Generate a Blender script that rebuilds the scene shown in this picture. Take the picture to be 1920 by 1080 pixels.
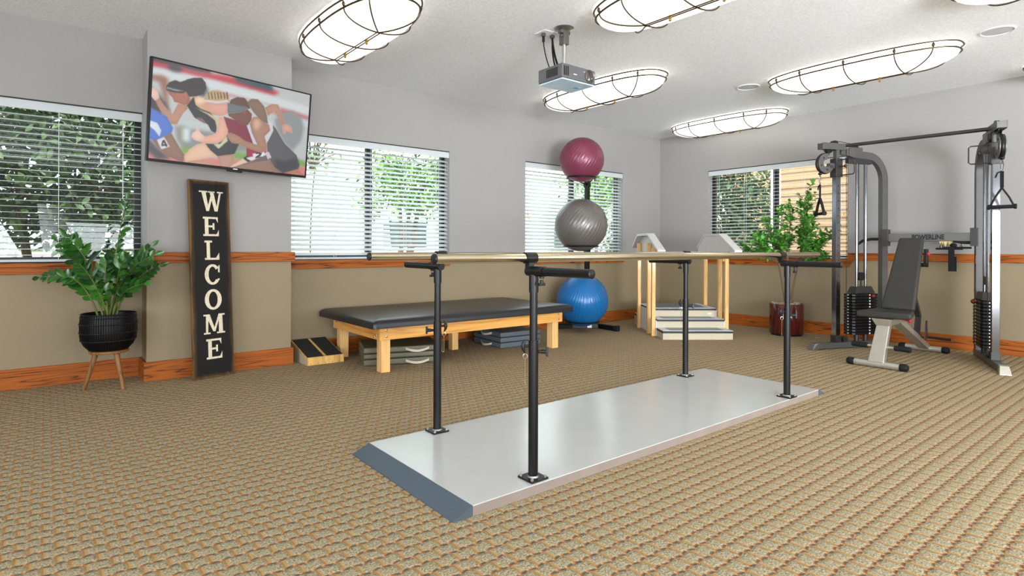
import bpy, bmesh, math, random
import numpy as np
from mathutils import Vector, Matrix
for _o in list(bpy.data.objects): bpy.data.objects.remove(_o)
SC = bpy.context.scene
COL = SC.collection
R = math.radians
PI = math.pi

# ------------------------------------------------------------------ camera, world, exposure
YAW = 0.8934347688          # heading of the lens, measured from the direction of the window wall
cam_d = bpy.data.cameras.new('camera'); cam = bpy.data.objects.new('camera', cam_d); COL.objects.link(cam)
cam_d.sensor_width = 36; cam_d.sensor_fit = 'HORIZONTAL'
cam_d.lens = 1089.7054 / 1920 * 36
cam_d.shift_y = -(540 - 464.2208) / 1920
cam_d.clip_start = 0.05; cam_d.clip_end = 200
cam.location = (0, 0, 1.0)
_base = Matrix.Rotation(YAW - PI/2, 4, 'Z') @ Matrix.Rotation(PI/2, 4, 'X')
cam.matrix_world = Matrix.Translation((0, 0, 1.0)) @ _base @ Matrix.Rotation(0.0034083, 4, 'Z')
SC.camera = cam
vs = SC.view_settings
SC.display_settings.display_device = 'sRGB'
vs.view_transform = 'Standard'; vs.look = 'None'; vs.gamma = 1; vs.use_curve_mapping = False
vs.exposure = 0.36
W = bpy.data.worlds.new('daylight'); SC.world = W; W.use_nodes = True
W.node_tree.nodes['Background'].inputs[0].default_value = (0.86, 0.94, 1.0, 1)
W.node_tree.nodes['Background'].inputs[1].default_value = 3.0
sun_d = bpy.data.lights.new('sun', 'SUN'); sun_d.energy = 5.0; sun_d.angle = R(1.0); sun_d.color = (1, 0.95, 0.86)
sun = bpy.data.objects.new('sun', sun_d); COL.objects.link(sun)
sun.rotation_euler = Vector((0.38, 0.72, -0.85)).to_track_quat('-Z', 'Y').to_euler()
SC.cycles.use_denoising = True
SC.cycles.max_bounces = 8; SC.cycles.diffuse_bounces = 4; SC.cycles.glossy_bounces = 4
SC.cycles.transparent_max_bounces = 12; SC.cycles.transmission_bounces = 4
SC.cycles.sample_clamp_indirect = 6.0
def area(name, loc, aim, sx, sy, power, col, spread=180):
    d = bpy.data.lights.new(name, 'AREA'); d.shape = 'RECTANGLE'; d.size = sx; d.size_y = sy; d.energy = power; d.color = col; d.spread = R(spread)
    o = bpy.data.objects.new(name, d); COL.objects.link(o); o.location = loc
    o.rotation_euler = (Vector(aim) - Vector(loc)).to_track_quat('-Z', 'Y').to_euler(); return o
# unseen area lights added out of view to brighten the walls, corner and ceiling
area('rear_fill', (4.0, -4.40, 1.45), (3.0, 2.0, 1.9), 6.0, 1.7, 30, (0.88, 0.94, 1.0))
area('side_fill', (-4.90, 1.4, 1.45), (2.0, 2.0, 1.9), 7.0, 1.7, 380, (0.88, 0.94, 1.0))
area('far_fill', (6.95, -3.1, 1.35), (4.6, 3.2, 2.6), 2.2, 1.6, 120, (0.90, 0.95, 1.0))
area('ceiling_fill', (1.2, -3.9, 1.1), (5.6, 2.6, 2.5), 3.0, 1.4, 115, (0.88, 0.94, 1.0), 75)
area('ceiling_fill', (1.8, -3.2, 0.8), (3.2, -1.2, 2.611), 3.0, 1.6, 95, (0.88, 0.94, 1.0))
area('ceiling_fill', (-1.2, -2.4, 0.8), (0.6, -0.6, 2.611), 2.5, 1.6, 140, (0.88, 0.94, 1.0))
LAMP = 1.05                   # strength of the ceiling lamps' glass

# ------------------------------------------------------------------ materials
def lin(c):
    o = []
    for v in c[:3]:
        v = v / 255.0
        o.append(v / 12.92 if v <= 0.04045 else ((v + 0.055) / 1.055) ** 2.4)
    return (o[0], o[1], o[2], 1)

class NT:
    def __init__(s, name):
        s.m = bpy.data.materials.new(name); s.m.use_nodes = True
        s.t = s.m.node_tree; s.n = s.t.nodes; s.b = s.n['Principled BSDF']; s.out = s.n['Material Output']
    def node(s, typ, **kw):
        n = s.n.new(typ)
        for k, v in kw.items(): setattr(n, k, v)
        return n
    def put(s, sock, v):
        if hasattr(v, 'is_output') or isinstance(v, bpy.types.NodeSocket): s.t.links.new(v, sock)
        else: sock.default_value = v
    def math(s, op, a, b=0.0, c=None):
        n = s.node('ShaderNodeMath', operation=op); s.put(n.inputs[0], a); s.put(n.inputs[1], b)
        if c is not None: s.put(n.inputs[2], c)
        return n.outputs[0]
    def mix(s, f, a, b):
        n = s.node('ShaderNodeMix', data_type='RGBA'); s.put(n.inputs[0], f); s.put(n.inputs[6], a); s.put(n.inputs[7], b)
        return n.outputs[2]
    def ramp(s, f, stops, interp='LINEAR'):
        n = s.node('ShaderNodeValToRGB'); n.color_ramp.interpolation = interp
        e = n.color_ramp.elements
        while len(e) < len(stops): e.new(0.5)
        for i, (p, c) in enumerate(stops): e[i].position = p; e[i].color = c
        s.put(n.inputs[0], f); return n.outputs[0]
    def coord(s, kind='Object', scale=(1, 1, 1)):
        if kind == 'World':
            o = s.node('ShaderNodeNewGeometry').outputs['Position']
        else:
            o = s.node('ShaderNodeTexCoord').outputs[kind]
        m = s.node('ShaderNodeMapping'); m.inputs['Scale'].default_value = scale; s.put(m.inputs[0], o)
        return m.outputs[0]
    def noise(s, vec, scale=5, detail=3, rough=0.5, dist=0.0):
        n = s.node('ShaderNodeTexNoise'); s.put(n.inputs['Vector'], vec)
        n.inputs['Scale'].default_value = scale; n.inputs['Detail'].default_value = detail
        n.inputs['Roughness'].default_value = rough; n.inputs['Distortion'].default_value = dist
        return n.outputs['Fac']
    def bump(s, h, strength=0.3, dist=0.01):
        n = s.node('ShaderNodeBump'); n.inputs['Strength'].default_value = strength; n.inputs['Distance'].default_value = dist
        s.put(n.inputs['Height'], h); s.t.links.new(n.outputs[0], s.b.inputs['Normal'])

def mat(name, c, rough=0.5, metal=0.0, var=0.06, vs_=9.0, bump=0.0, bs=60.0, bd=0.004, spec=0.5, coat=0.0, scale=(1, 1, 1)):
    m = NT(name); col = lin(c)
    v = m.coord('Object', scale)
    f = m.noise(v, vs_, 3)
    lo = tuple(x * (1 - var) for x in col[:3]) + (1,); hi = tuple(min(1, x * (1 + var)) for x in col[:3]) + (1,)
    m.put(m.b.inputs['Base Color'], m.ramp(f, [(0.3, lo), (0.7, hi)]))
    m.b.inputs['Roughness'].default_value = rough; m.b.inputs['Metallic'].default_value = metal
    m.b.inputs['Specular IOR Level'].default_value = spec; m.b.inputs['Coat Weight'].default_value = coat
    if bump: m.bump(m.noise(v, bs, 4, 0.6), bump, bd)
    return m.m

def wood(name, base, dark, axis, rough=0.35, ring=9.0, along=0.7, across=14.0, coat=0.15):
    m = NT(name)
    sc = [across] * 3; sc[axis] = along
    v = m.coord('Object', tuple(sc))
    n1 = m.noise(v, 1.0, 2, 0.5, 0.6)
    w = m.math('FRACT', m.math('MULTIPLY', n1, ring))
    w = m.math('ABSOLUTE', m.math('SUBTRACT', w, 0.5))
    sc2 = [160] * 3; sc2[axis] = 5
    fine = m.noise(m.coord('Object', tuple(sc2)), 1.0, 2)
    f = m.math('ADD', m.math('MULTIPLY', w, 1.5), m.math('MULTIPLY', fine, 0.45))
    b, d = lin(base), lin(dark)
    hi = tuple(min(1, x * 1.18) for x in b[:3]) + (1,)
    m.put(m.b.inputs['Base Color'], m.ramp(f, [(0.18, d), (0.42, b), (0.95, hi)]))
    m.b.inputs['Roughness'].default_value = rough; m.b.inputs['Coat Weight'].default_value = coat; m.b.inputs['Specular IOR Level'].default_value = 0.2
    m.bump(fine, 0.12, 0.002)
    return m.m

def emis(name, c, s):
    m = NT(name); m.b.inputs['Base Color'].default_value = lin(c); m.b.inputs['Emission Color'].default_value = lin(c)
    m.b.inputs['Emission Strength'].default_value = s; m.b.inputs['Roughness'].default_value = 0.4
    return m.m

def paint_walls():
    m = NT('wall paint')
    p = m.node('ShaderNodeNewGeometry').outputs['Position']
    sp = m.node('ShaderNodeSeparateXYZ'); m.put(sp.inputs[0], p)
    up = m.math('GREATER_THAN', sp.outputs[2], 0.905)
    n = m.noise(p, 2.0, 2)
    a = m.mix(n, lin((150, 147, 144)), lin((155, 152, 149)))
    b = m.mix(n, lin((138, 122, 94)), lin((145, 129, 101)))
    m.put(m.b.inputs['Base Color'], m.mix(up, b, a))
    m.b.inputs['Roughness'].default_value = 0.6
    h = m.math('ADD', m.noise(p, 55, 3, 0.55), m.math('MULTIPLY', m.noise(p, 14, 2), 0.8))
    m.bump(h, 0.5, 0.005)
    return m.m

def paint_ceiling():
    m = NT('textured ceiling')
    p = m.node('ShaderNodeNewGeometry').outputs['Position']
    n = m.noise(p, 60, 4, 0.7)
    m.put(m.b.inputs['Base Color'], m.ramp(n, [(0.35, lin((226, 227, 228))), (0.65, lin((243, 244, 245)))]))
    m.b.inputs['Roughness'].default_value = 0.9
    m.bump(n, 0.7, 0.008)
    return m.m

def carpet():
    m = NT('loop carpet')
    p = m.node('ShaderNodeNewGeometry').outputs['Position']
    sp = m.node('ShaderNodeSeparateXYZ'); m.put(sp.inputs[0], p)
    X = m.math('DIVIDE', sp.outputs[0], 0.0695); Y = m.math('DIVIDE', sp.outputs[1], 0.0595)
    wav = m.math('MULTIPLY', m.math('SINE', m.math('MULTIPLY', X, 2 * PI)), 0.055)
    nz = m.noise(p, 70, 2)
    Yw = m.math('ADD', m.math('ADD', Y, wav), m.math('MULTIPLY', m.math('SUBTRACT', nz, 0.5), 0.12))
    row = m.math('FLOOR', Yw)
    off = m.math('MULTIPLY', m.math('FLOORED_MODULO', row, 2.0), 0.5)
    u = m.math('FRACT', m.math('ADD', X, off)); v = m.math('FRACT', Yw)
    du = m.math('SUBTRACT', 0.5, m.math('ABSOLUTE', m.math('SUBTRACT', u, 0.5)))    # 0 at the seam, .5 mid cell
    dv = m.math('SUBTRACT', 0.5, m.math('ABSOLUTE', m.math('SUBTRACT', v, 0.5)))
    # yarn loops
    loop = m.noise(m.coord('World', (1, 1, 1)), 150, 3, 0.75)
    big = m.noise(p, 0.9, 2)
    cell = m.ramp(loop, [(0.32, lin((70, 70, 62))), (0.47, lin((146, 137, 111))), (0.64, lin((200, 186, 154)))])
    seam = m.ramp(loop, [(0.3, lin((150, 116, 72))), (0.7, lin((192, 154, 102)))])
    dash = m.math('FRACT', m.math('MULTIPLY', X, 2.0))
    ch = m.ramp(dash, [(0.0, lin((92, 84, 74))), (0.42, lin((92, 84, 74))), (0.5, lin((158, 92, 54))), (0.68, lin((205, 160, 112))), (0.84, lin((158, 92, 54)))], 'LINEAR')
    c = m.mix(m.ramp(du, [(0.075, (1, 1, 1, 1)), (0.12, (0, 0, 0, 1))]), cell, seam)
    c = m.mix(m.ramp(dv, [(0.06, (1, 1, 1, 1)), (0.12, (0, 0, 0, 1))]), c, ch)
    c2 = m.mix(m.math('MULTIPLY', big, 0.25), c, lin((150, 128, 92)))
    m.put(m.b.inputs['Base Color'], c2)
    m.b.inputs['Roughness'].default_value = 1.0; m.b.inputs['Specular IOR Level'].default_value = 0.1
    hu = m.math('MINIMUM', m.math('MULTIPLY', du, 5.0), 1.0); hv = m.math('MINIMUM', m.math('MULTIPLY', dv, 4.0), 1.0)
    h = m.math('ADD', m.math('MULTIPLY', hu, hv), m.math('MULTIPLY', loop, 0.5))
    m.bump(h, 0.9, 0.008)
    return m.m

def glass():
    m = NT('window glass'); n = m.n; n.remove(m.b)
    tr = m.node('ShaderNodeBsdfTransparent'); tr.inputs[0].default_value = (0.93, 0.96, 0.95, 1)
    gl = m.node('ShaderNodeBsdfGlossy'); gl.inputs['Roughness'].default_value = 0.0
    lw = m.node('ShaderNodeLayerWeight'); lw.inputs[0].default_value = 0.5
    fr = m.math('ADD', m.math('MULTIPLY', m.math('POWER', lw.outputs['Facing'], 5.0), 0.90), 0.045)
    mx = m.node('ShaderNodeMixShader'); m.t.links.new(fr, mx.inputs[0])
    m.t.links.new(tr.outputs[0], mx.inputs[1]); m.t.links.new(gl.outputs[0], mx.inputs[2]); m.t.links.new(mx.outputs[0], m.out.inputs[0])
    return m.m

def leafmat(name, a, b, rough=0.35, trans=0.0):
    m = NT(name)
    info = m.node('ShaderNodeNewGeometry')
    f = m.noise(m.coord('Object'), 9, 2)
    f2 = m.math('ADD', m.math('MULTIPLY', f, 0.6), m.math('MULTIPLY', info.outputs['Random Per Island'], 0.5))
    m.put(m.b.inputs['Base Color'], m.ramp(f2, [(0.2, lin(a)), (0.78, lin(b))]))
    m.b.inputs['Roughness'].default_value = rough
    if trans: m.b.inputs['Subsurface Weight'].default_value = trans; m.b.inputs['Subsurface Radius'].default_value = (0.01, 0.02, 0.005)
    return m.m

M = {}
M['wall'] = paint_walls(); M['ceiling'] = paint_ceiling(); M['carpet'] = carpet(); M['glass'] = glass()
M['oak_x'] = wood('oak trim', (156, 84, 30), (68, 32, 10), 0, 0.5, coat=0.0); M['oak_y'] = wood('oak trim crosswise', (156, 84, 30), (68, 32, 10), 1, 0.5, coat=0.0)
M['pine_x'] = wood('pine rail', (212, 156, 84), (188, 128, 58), 0, 0.35, 5, 0.6, 9); M['pine_y'] = wood('pine rail crosswise', (208, 150, 78), (184, 122, 54), 1, 0.35, 5, 0.6, 9)
M['pine_z'] = wood('pine leg', (216, 172, 112), (198, 148, 88), 2, 0.4, 4, 0.6, 9)
M['pine_gold'] = wood('pine board', (220, 176, 104), (196, 146, 78), 2, 0.4, 4, 0.6, 9)
M['walnut'] = wood('walnut leg', (132, 92, 54), (92, 60, 32), 2, 0.45, 5, 0.8, 12)
M['bluewhite'] = mat('white painted metal', (222, 222, 226), 0.4)
M['white'] = mat('white plastic', (226, 225, 222), 0.4)
def blindmat():
    m = NT('white blind slat'); m.b.inputs['Base Color'].default_value = lin((236, 238, 240)); m.b.inputs['Roughness'].default_value = 0.42
    tl = m.node('ShaderNodeBsdfTranslucent'); tl.inputs[0].default_value = lin((236, 242, 246))
    mx = m.node('ShaderNodeMixShader'); mx.inputs[0].default_value = 0.45
    m.t.links.new(m.b.outputs[0], mx.inputs[1]); m.t.links.new(tl.outputs[0], mx.inputs[2]); m.t.links.new(mx.outputs[0], m.out.inputs[0])
    return m.m
M['blind'] = blindmat()
M['bronze'] = mat('dark bronze frame', (38, 36, 36), 0.4, 0.3)
M['black'] = mat('black plastic', (17, 17, 18), 0.4, spec=0.3)
M['blacksteel'] = mat('black powder coated steel', (14, 14, 15), 0.36, 0.0, spec=0.3)
M['rubber'] = mat('black rubber', (20, 20, 21), 0.7, spec=0.25)
M['anod'] = mat('satin aluminium', (186, 175, 148), 0.15, 1.0, var=0.03)
M['chrome'] = mat('chrome', (124, 125, 128), 0.14, 1.0, var=0.02)
M['zinc'] = mat('zinc bolt', (190, 190, 188), 0.3, 1.0)
M['brass'] = mat('brass bead', (196, 176, 128), 0.3, 1.0)
M['laminate'] = mat('white laminate', (186, 186, 183), 0.2, var=0.02, spec=0.5)
M['lamedge'] = mat('taupe edge', (140, 126, 117), 0.6, spec=0.2)
M['ramp'] = mat('ribbed blue grey rubber', (70, 82, 92), 0.6, bump=0.3, bs=14, scale=(1, 20, 1))
M['vinyl'] = mat('black vinyl', (26, 26, 29), 0.36, spec=0.5, bump=0.08, bs=16, bd=0.01)
M['vinylgrey'] = mat('grey vinyl', (84, 94, 100), 0.4, bump=0.15, bs=14, bd=0.01)
M['vinylolive'] = mat('olive vinyl', (92, 88, 68), 0.45, bump=0.15, bs=14, bd=0.01)
M['webbing'] = mat('pale webbing', (188, 180, 158), 0.7)
M['grip'] = mat('non slip black tread', (26, 26, 26), 0.85, bump=0.4, bs=300)
M['gunmetal'] = mat('gunmetal paint', (94, 92, 89), 0.38, 0.5)
M['darksteel'] = mat('charcoal paint', (52, 50, 48), 0.4, 0.4)
M['pad'] = mat('charcoal upholstery', (50, 49, 45), 0.5, spec=0.25, bump=0.1, bs=200)
M['champagne'] = mat('champagne steel', (184, 180, 168), 0.3, 0.7)
M['red'] = mat('red plastic', (186, 26, 34), 0.3)
M['darkred'] = mat('dark red knob', (110, 22, 24), 0.3)
M['stair'] = mat('cream laminate', (184, 172, 148), 0.45, var=0.02)
M['stairwhite'] = mat('pale grey laminate', (205, 208, 214), 0.35, var=0.02)
M['railwhite'] = mat('pale grey handrail', (206, 203, 200), 0.4, var=0.02)
M['nosing'] = mat('black nosing', (14, 14, 15), 0.5)
M['tread'] = mat('blue grey tread', (74, 82, 88), 0.3)
M['soil'] = mat('potting soil', (70, 56, 40), 0.9, bump=0.8, bs=60, var=0.4)
M['moss'] = mat('pale moss', (150, 142, 118), 0.9, bump=0.8, bs=60, var=0.35, vs_=40)
M['stem'] = mat('green stem', (92, 104, 48), 0.5, var=0.2)
M['bark'] = mat('grey brown bark', (98, 78, 58), 0.8, bump=0.5, bs=50, var=0.25)
M['mahog'] = wood('mahogany planter', (74, 22, 19), (36, 9, 9), 2, 0.2, 6, 0.9, 10, 0.6)
M['zz'] = leafmat('glossy dark green leaf', (10, 42, 18), (58, 116, 34), 0.24)
M['ficus'] = leafmat('green leaf', (20, 84, 26), (104, 178, 62), 0.32)
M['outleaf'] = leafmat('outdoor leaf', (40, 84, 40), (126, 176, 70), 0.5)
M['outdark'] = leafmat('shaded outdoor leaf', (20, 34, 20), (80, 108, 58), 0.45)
M['hedge'] = leafmat('hedge leaf', (58, 110, 44), (150, 190, 90), 0.5)
M['wicker'] = mat('black wicker', (10, 10, 12), 0.42, spec=0.3)
M['siding'] = mat('tan lap siding', (200, 156, 122), 0.7, spec=0.2)
M['stucco'] = mat('pale stucco', (224, 222, 206), 0.8)
M['cornerw'] = mat('white trim board', (225, 228, 230), 0.5)
M['shingle'] = mat('roof shingle', (110, 98, 88), 0.9, bump=0.5, bs=30)
M['lawn'] = mat('lawn', (120, 140, 84), 1.0, bump=0.6, bs=60, var=0.25)
M['darkglass'] = mat('dark window glass', (70, 78, 84), 0.1)
M['pink'] = mat('metallic pink ball', (118, 52, 74), 0.32, 0.15, var=0.04)
M['silver'] = mat('metallic grey ball', (112, 107, 103), 0.34, 0.35, var=0.04)
M['blue'] = mat('glossy blue ball', (16, 98, 158), 0.28, 0.05, var=0.04)
M['lampwire'] = mat('antique brass wire', (64, 50, 28), 0.4, 0.6)
M['finial'] = mat('brass finial', (188, 152, 84), 0.3, 0.9)
M['lampglass'] = emis('lit frosted glass', (255, 250, 241), LAMP)
M['lampskirt'] = emis('bright glass skirt', (255, 250, 241), 5.0)
M['lampbase'] = mat('white lamp pan', (240, 240, 238), 0.5)
M['projbody'] = mat('grey projector case', (84, 84, 86), 0.45)
M['projunder'] = mat('pale underside', (188, 212, 228), 0.35)  # sky-blue reflection put into the lid's colour
M['cream'] = mat('cream lettering', (222, 212, 186), 0.7, var=0.14, vs_=60)
M['yellow'] = mat('yellow plate', (222, 196, 128), 0.5)
M['yleaf'] = mat('yellow green leaf', (190, 200, 40), 0.5)
M['sticker'] = mat('white sticker', (220, 216, 206), 0.5)
M['concrete'] = mat('pale fence panel', (240, 240, 236), 0.8)

def signboard():
    m = NT('burnt edge board')
    g = m.node('ShaderNodeTexCoord').outputs['Object']
    sp = m.node('ShaderNodeSeparateXYZ'); m.put(sp.inputs[0], g)
    ex = m.math('SUBTRACT', 0.155, m.math('ABSOLUTE', sp.outputs[0]))
    ez = m.math('SUBTRACT', 0.755, m.math('ABSOLUTE', m.math('SUBTRACT', sp.outputs[2], 0.755)))
    e = m.math('MINIMUM', ex, ez)
    n = m.noise(m.coord('Object', (8, 8, 1.2)), 3, 3)
    e2 = m.math('ADD', e, m.math('MULTIPLY', m.math('SUBTRACT', n, 0.5), 0.05))
    m.put(m.b.inputs['Base Color'], m.ramp(m.math('MULTIPLY', e2, 10), [(0.02, lin((112, 82, 48))), (0.12, lin((70, 52, 32))), (0.34, lin((27, 26, 25)))]))
    m.b.inputs['Roughness'].default_value = 0.5; m.b.inputs['Specular IOR Level'].default_value = 0.2
    m.bump(m.noise(m.coord('Object', (60, 60, 3)), 1, 3), 0.3, 0.003)
    return m.m
M['sign'] = signboard()

def screenmat():
    m = NT('screen picture')
    a = m.node('ShaderNodeVertexColor'); a.layer_name = 'picture'
    m.put(m.b.inputs['Emission Color'], a.outputs[0]); m.b.inputs['Emission Strength'].default_value = 0.72
    m.b.inputs['Base Color'].default_value = (0.01, 0.01, 0.01, 1); m.b.inputs['Roughness'].default_value = 0.35
    return m.m
M['screen'] = screenmat()

# ------------------------------------------------------------------ mesh helpers
class MB:
    def __init__(s): s.v = []; s.f = []
    def add(s, vs, fs):
        k = len(s.v); s.v += [Vector(p) for p in vs]; s.f += [[i + k for i in f] for f in fs]; return s
    def box(s, x0, x1, y0, y1, z0, z1):
        return s.add([(x0, y0, z0), (x1, y0, z0), (x1, y1, z0), (x0, y1, z0), (x0, y0, z1), (x1, y0, z1), (x1, y1, z1), (x0, y1, z1)],
                     [(0, 3, 2, 1), (4, 5, 6, 7), (0, 1, 5, 4), (1, 2, 6, 5), (2, 3, 7, 6), (3, 0, 4, 7)])
    def hexa(s, b, t):     # four bottom and four top corners
        return s.add(list(b) + list(t), [(0, 3, 2, 1), (4, 5, 6, 7), (0, 1, 5, 4), (1, 2, 6, 5), (2, 3, 7, 6), (3, 0, 4, 7)])
    def obox(s, c, ax, ay, az, hx, hy, hz):
        c, ax, ay, az = Vector(c), Vector(ax).normalized(), Vector(ay).normalized(), Vector(az).normalized()
        vs_ = []
        for k in (-1, 1):
            for i, j in ((-1, -1), (1, -1), (1, 1), (-1, 1)): vs_.append(c + ax * hx * i + ay * hy * j + az * hz * k)
        return s.add(vs_, [(0, 3, 2, 1), (4, 5, 6, 7), (0, 1, 5, 4), (1, 2, 6, 5), (2, 3, 7, 6), (3, 0, 4, 7)])
    def cyl(s, p0, p1, r0, r1=None, n=20, caps=True):
        p0, p1 = Vector(p0), Vector(p1); r1 = r0 if r1 is None else r1
        d = (p1 - p0).normalized(); a = d.orthogonal().normalized(); b = d.cross(a)
        vs_ = []
        for p, r in ((p0, r0), (p1, r1)):
            for i in range(n):
                t = 2 * PI * i / n; vs_.append(p + (a * math.cos(t) + b * math.sin(t)) * r)
        fs = [(i, (i + 1) % n, n + (i + 1) % n, n + i) for i in range(n)]
        if caps: fs += [tuple(range(n - 1, -1, -1)), tuple(range(n, 2 * n))]
        return s.add(vs_, fs)
    def lathe(s, prof, c=(0, 0, 0), axis=(0, 0, 1), n=32):     # prof: (radius, height)
        ax = Vector(axis).normalized(); a = ax.orthogonal().normalized(); b = ax.cross(a); c = Vector(c)
        vs_ = []
        for r, h in prof:
            for i in range(n):
                t = 2 * PI * i / n; vs_.append(c + ax * h + (a * math.cos(t) + b * math.sin(t)) * max(r, 1e-5))
        fs = []
        for k in range(len(prof) - 1):
            for i in range(n): fs.append((k * n + i, k * n + (i + 1) % n, (k + 1) * n + (i + 1) % n, (k + 1) * n + i))
        fs.append(tuple(range(n - 1, -1, -1))); fs.append(tuple(range((len(prof) - 1) * n, len(prof) * n)))
        return s.add(vs_, fs)
    def tube(s, pts, r, n=8, closed=False, caps=True):
        pts = [Vector(p) for p in pts]; N = len(pts); rs = r if isinstance(r, (list, tuple)) else [r] * N
        nrm = None; vs_ = []
        for i, p in enumerate(pts):
            if closed: t = (pts[(i + 1) % N] - pts[i - 1])
            else: t = pts[min(i + 1, N - 1)] - pts[max(i - 1, 0)]
            t.normalize()
            if nrm is None: nrm = t.orthogonal().normalized()
            else:
                nrm = nrm - t * nrm.dot(t)
                nrm = nrm.normalized() if nrm.length > 1e-6 else t.orthogonal().normalized()
            b = t.cross(nrm)
            for k in range(n):
                a = 2 * PI * k / n; vs_.append(p + (nrm * math.cos(a) + b * math.sin(a)) * rs[i])
        fs = []
        for i in range(N if closed else N - 1):
            j = (i + 1) % N
            for k in range(n): fs.append((i * n + k, i * n + (k + 1) % n, j * n + (k + 1) % n, j * n + k))
        if not closed and caps: fs += [tuple(range(n - 1, -1, -1)), tuple(range((N - 1) * n, N * n))]
        return s.add(vs_, fs)
    def sweep(s, pts, side, hw, hh):   # rectangular bar along a path; side = constant lateral direction
        pts = [Vector(p) for p in pts]; side = Vector(side).normalized(); N = len(pts); vs_ = []
        for i, p in enumerate(pts):
            t = (pts[min(i + 1, N - 1)] - pts[max(i - 1, 0)]).normalized(); u = t.cross(side).normalized()
            for a, b in ((-1, -1), (1, -1), (1, 1), (-1, 1)): vs_.append(p + side * hw * a + u * hh * b)
        fs = []
        for i in range(N - 1):
            for k in range(4): fs.append((i * 4 + k, i * 4 + (k + 1) % 4, (i + 1) * 4 + (k + 1) % 4, (i + 1) * 4 + k))
        fs += [(3, 2, 1, 0), tuple(range((N - 1) * 4, N * 4))]
        return s.add(vs_, fs)
    def prism(s, poly, o, ex, ey, d):     # polygon in plane (ex, ey) at o, extruded by vector d
        o, ex, ey, d = Vector(o), Vector(ex), Vector(ey), Vector(d); n = len(poly)
        a = [o + ex * p[0] + ey * p[1] for p in poly]
        return s.add(a + [p + d for p in a], [tuple(range(n - 1, -1, -1)), tuple(range(n, 2 * n))] + [(i, (i + 1) % n, n + (i + 1) % n, n + i) for i in range(n)])
    def sphere(s, c, r, nu=24, nv=14, sc=(1, 1, 1)):
        c = Vector(c); vs_ = []; fs = []
        for j in range(nv + 1):
            th = PI * j / nv; rr = max(math.sin(th), 1e-4)
            for i in range(nu):
                a = 2 * PI * i / nu
                vs_.append(c + Vector((r * rr * math.cos(a) * sc[0], r * rr * math.sin(a) * sc[1], r * math.cos(th) * sc[2])))
        for j in range(nv):
            for i in range(nu): fs.append((j * nu + i, (j + 1) * nu + i, (j + 1) * nu + (i + 1) % nu, j * nu + (i + 1) % nu))
        return s.add(vs_, fs)
    def leaf(s, base, d, up, L, w, fold=0.25, droop=0.15):
        d = Vector(d).normalized(); up = Vector(up); side = d.cross(up)
        if side.length < 1e-3: side = d.orthogonal()
        side.normalize(); up = side.cross(d); base = Vector(base)
        k = [(0.0, 0.0), (0.25, 0.75), (0.5, 1.0), (0.78, 0.7), (1.0, 0.0)]
        c = [base + d * L * t - up * droop * L * t * t for t, _ in k]
        l = [c[i] + side * w * 0.5 * k[i][1] + up * fold * w * 0.5 * k[i][1] for i in (1, 2, 3)]
        r = [c[i] - side * w * 0.5 * k[i][1] + up * fold * w * 0.5 * k[i][1] for i in (1, 2, 3)]
        return s.add(c + l + r, [(0, 1, 5), (1, 2, 6, 5), (2, 3, 7, 6), (3, 4, 7), (0, 8, 1), (1, 8, 9, 2), (2, 9, 10, 3), (3, 10, 4)])
    def build(s, name, m, parent=None, smooth=35, bevel=0, local=False, seg=2, recalc=True):
        me = bpy.data.meshes.new(name)
        vv = s.v
        if parent is not None and not local:
            inv = WM(parent).inverted(); vv = [inv @ p for p in s.v]
        me.from_pydata([tuple(p) for p in vv], [], s.f); me.update()
        if recalc:
            bm = bmesh.new(); bm.from_mesh(me); bmesh.ops.recalc_face_normals(bm, faces=bm.faces); bm.to_mesh(me); bm.free()
        me.materials.append(M[m] if isinstance(m, str) else m)
        if smooth:
            for p in me.polygons: p.use_smooth = True
            me.set_sharp_from_angle(angle=R(smooth))
        o = bpy.data.objects.new(name, me); COL.objects.link(o)
        if parent is not None: o.parent = parent
        if bevel:
            b = o.modifiers.new('bevel', 'BEVEL'); b.width = bevel; b.segments = seg; b.limit_method = 'ANGLE'; b.angle_limit = R(40); b.harden_normals = False
        return o

def WM(o):
    m = Matrix.LocRotScale(o.location, o.rotation_euler, o.scale)
    return WM(o.parent) @ m if o.parent else m
def tag(o, label, cat, group=None):
    o['label'] = label; o['category'] = cat
    if group: o['group'] = group
    return o
def thing(name, label, cat, loc=(0, 0, 0), rot=(0, 0, 0), group=None):
    o = bpy.data.objects.new(name, None); COL.objects.link(o); o.location = loc; o.rotation_euler = rot
    o.empty_display_size = 0.1
    return tag(o, label, cat, group)
def struct(o): o['kind'] = 'structure'; return o
def bez(p0, p1, p2, n=12):
    p0, p1, p2 = Vector(p0), Vector(p1), Vector(p2)
    return [p0 * (1 - t) ** 2 + p1 * 2 * t * (1 - t) + p2 * t * t for t in [i / n for i in range(n + 1)]]
def copy_tree(o, parent=None):
    c = o.copy(); COL.objects.link(c); c.parent = parent
    for ch in [x for x in bpy.data.objects if x.parent == o]: copy_tree(ch, c)
    return c

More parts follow.
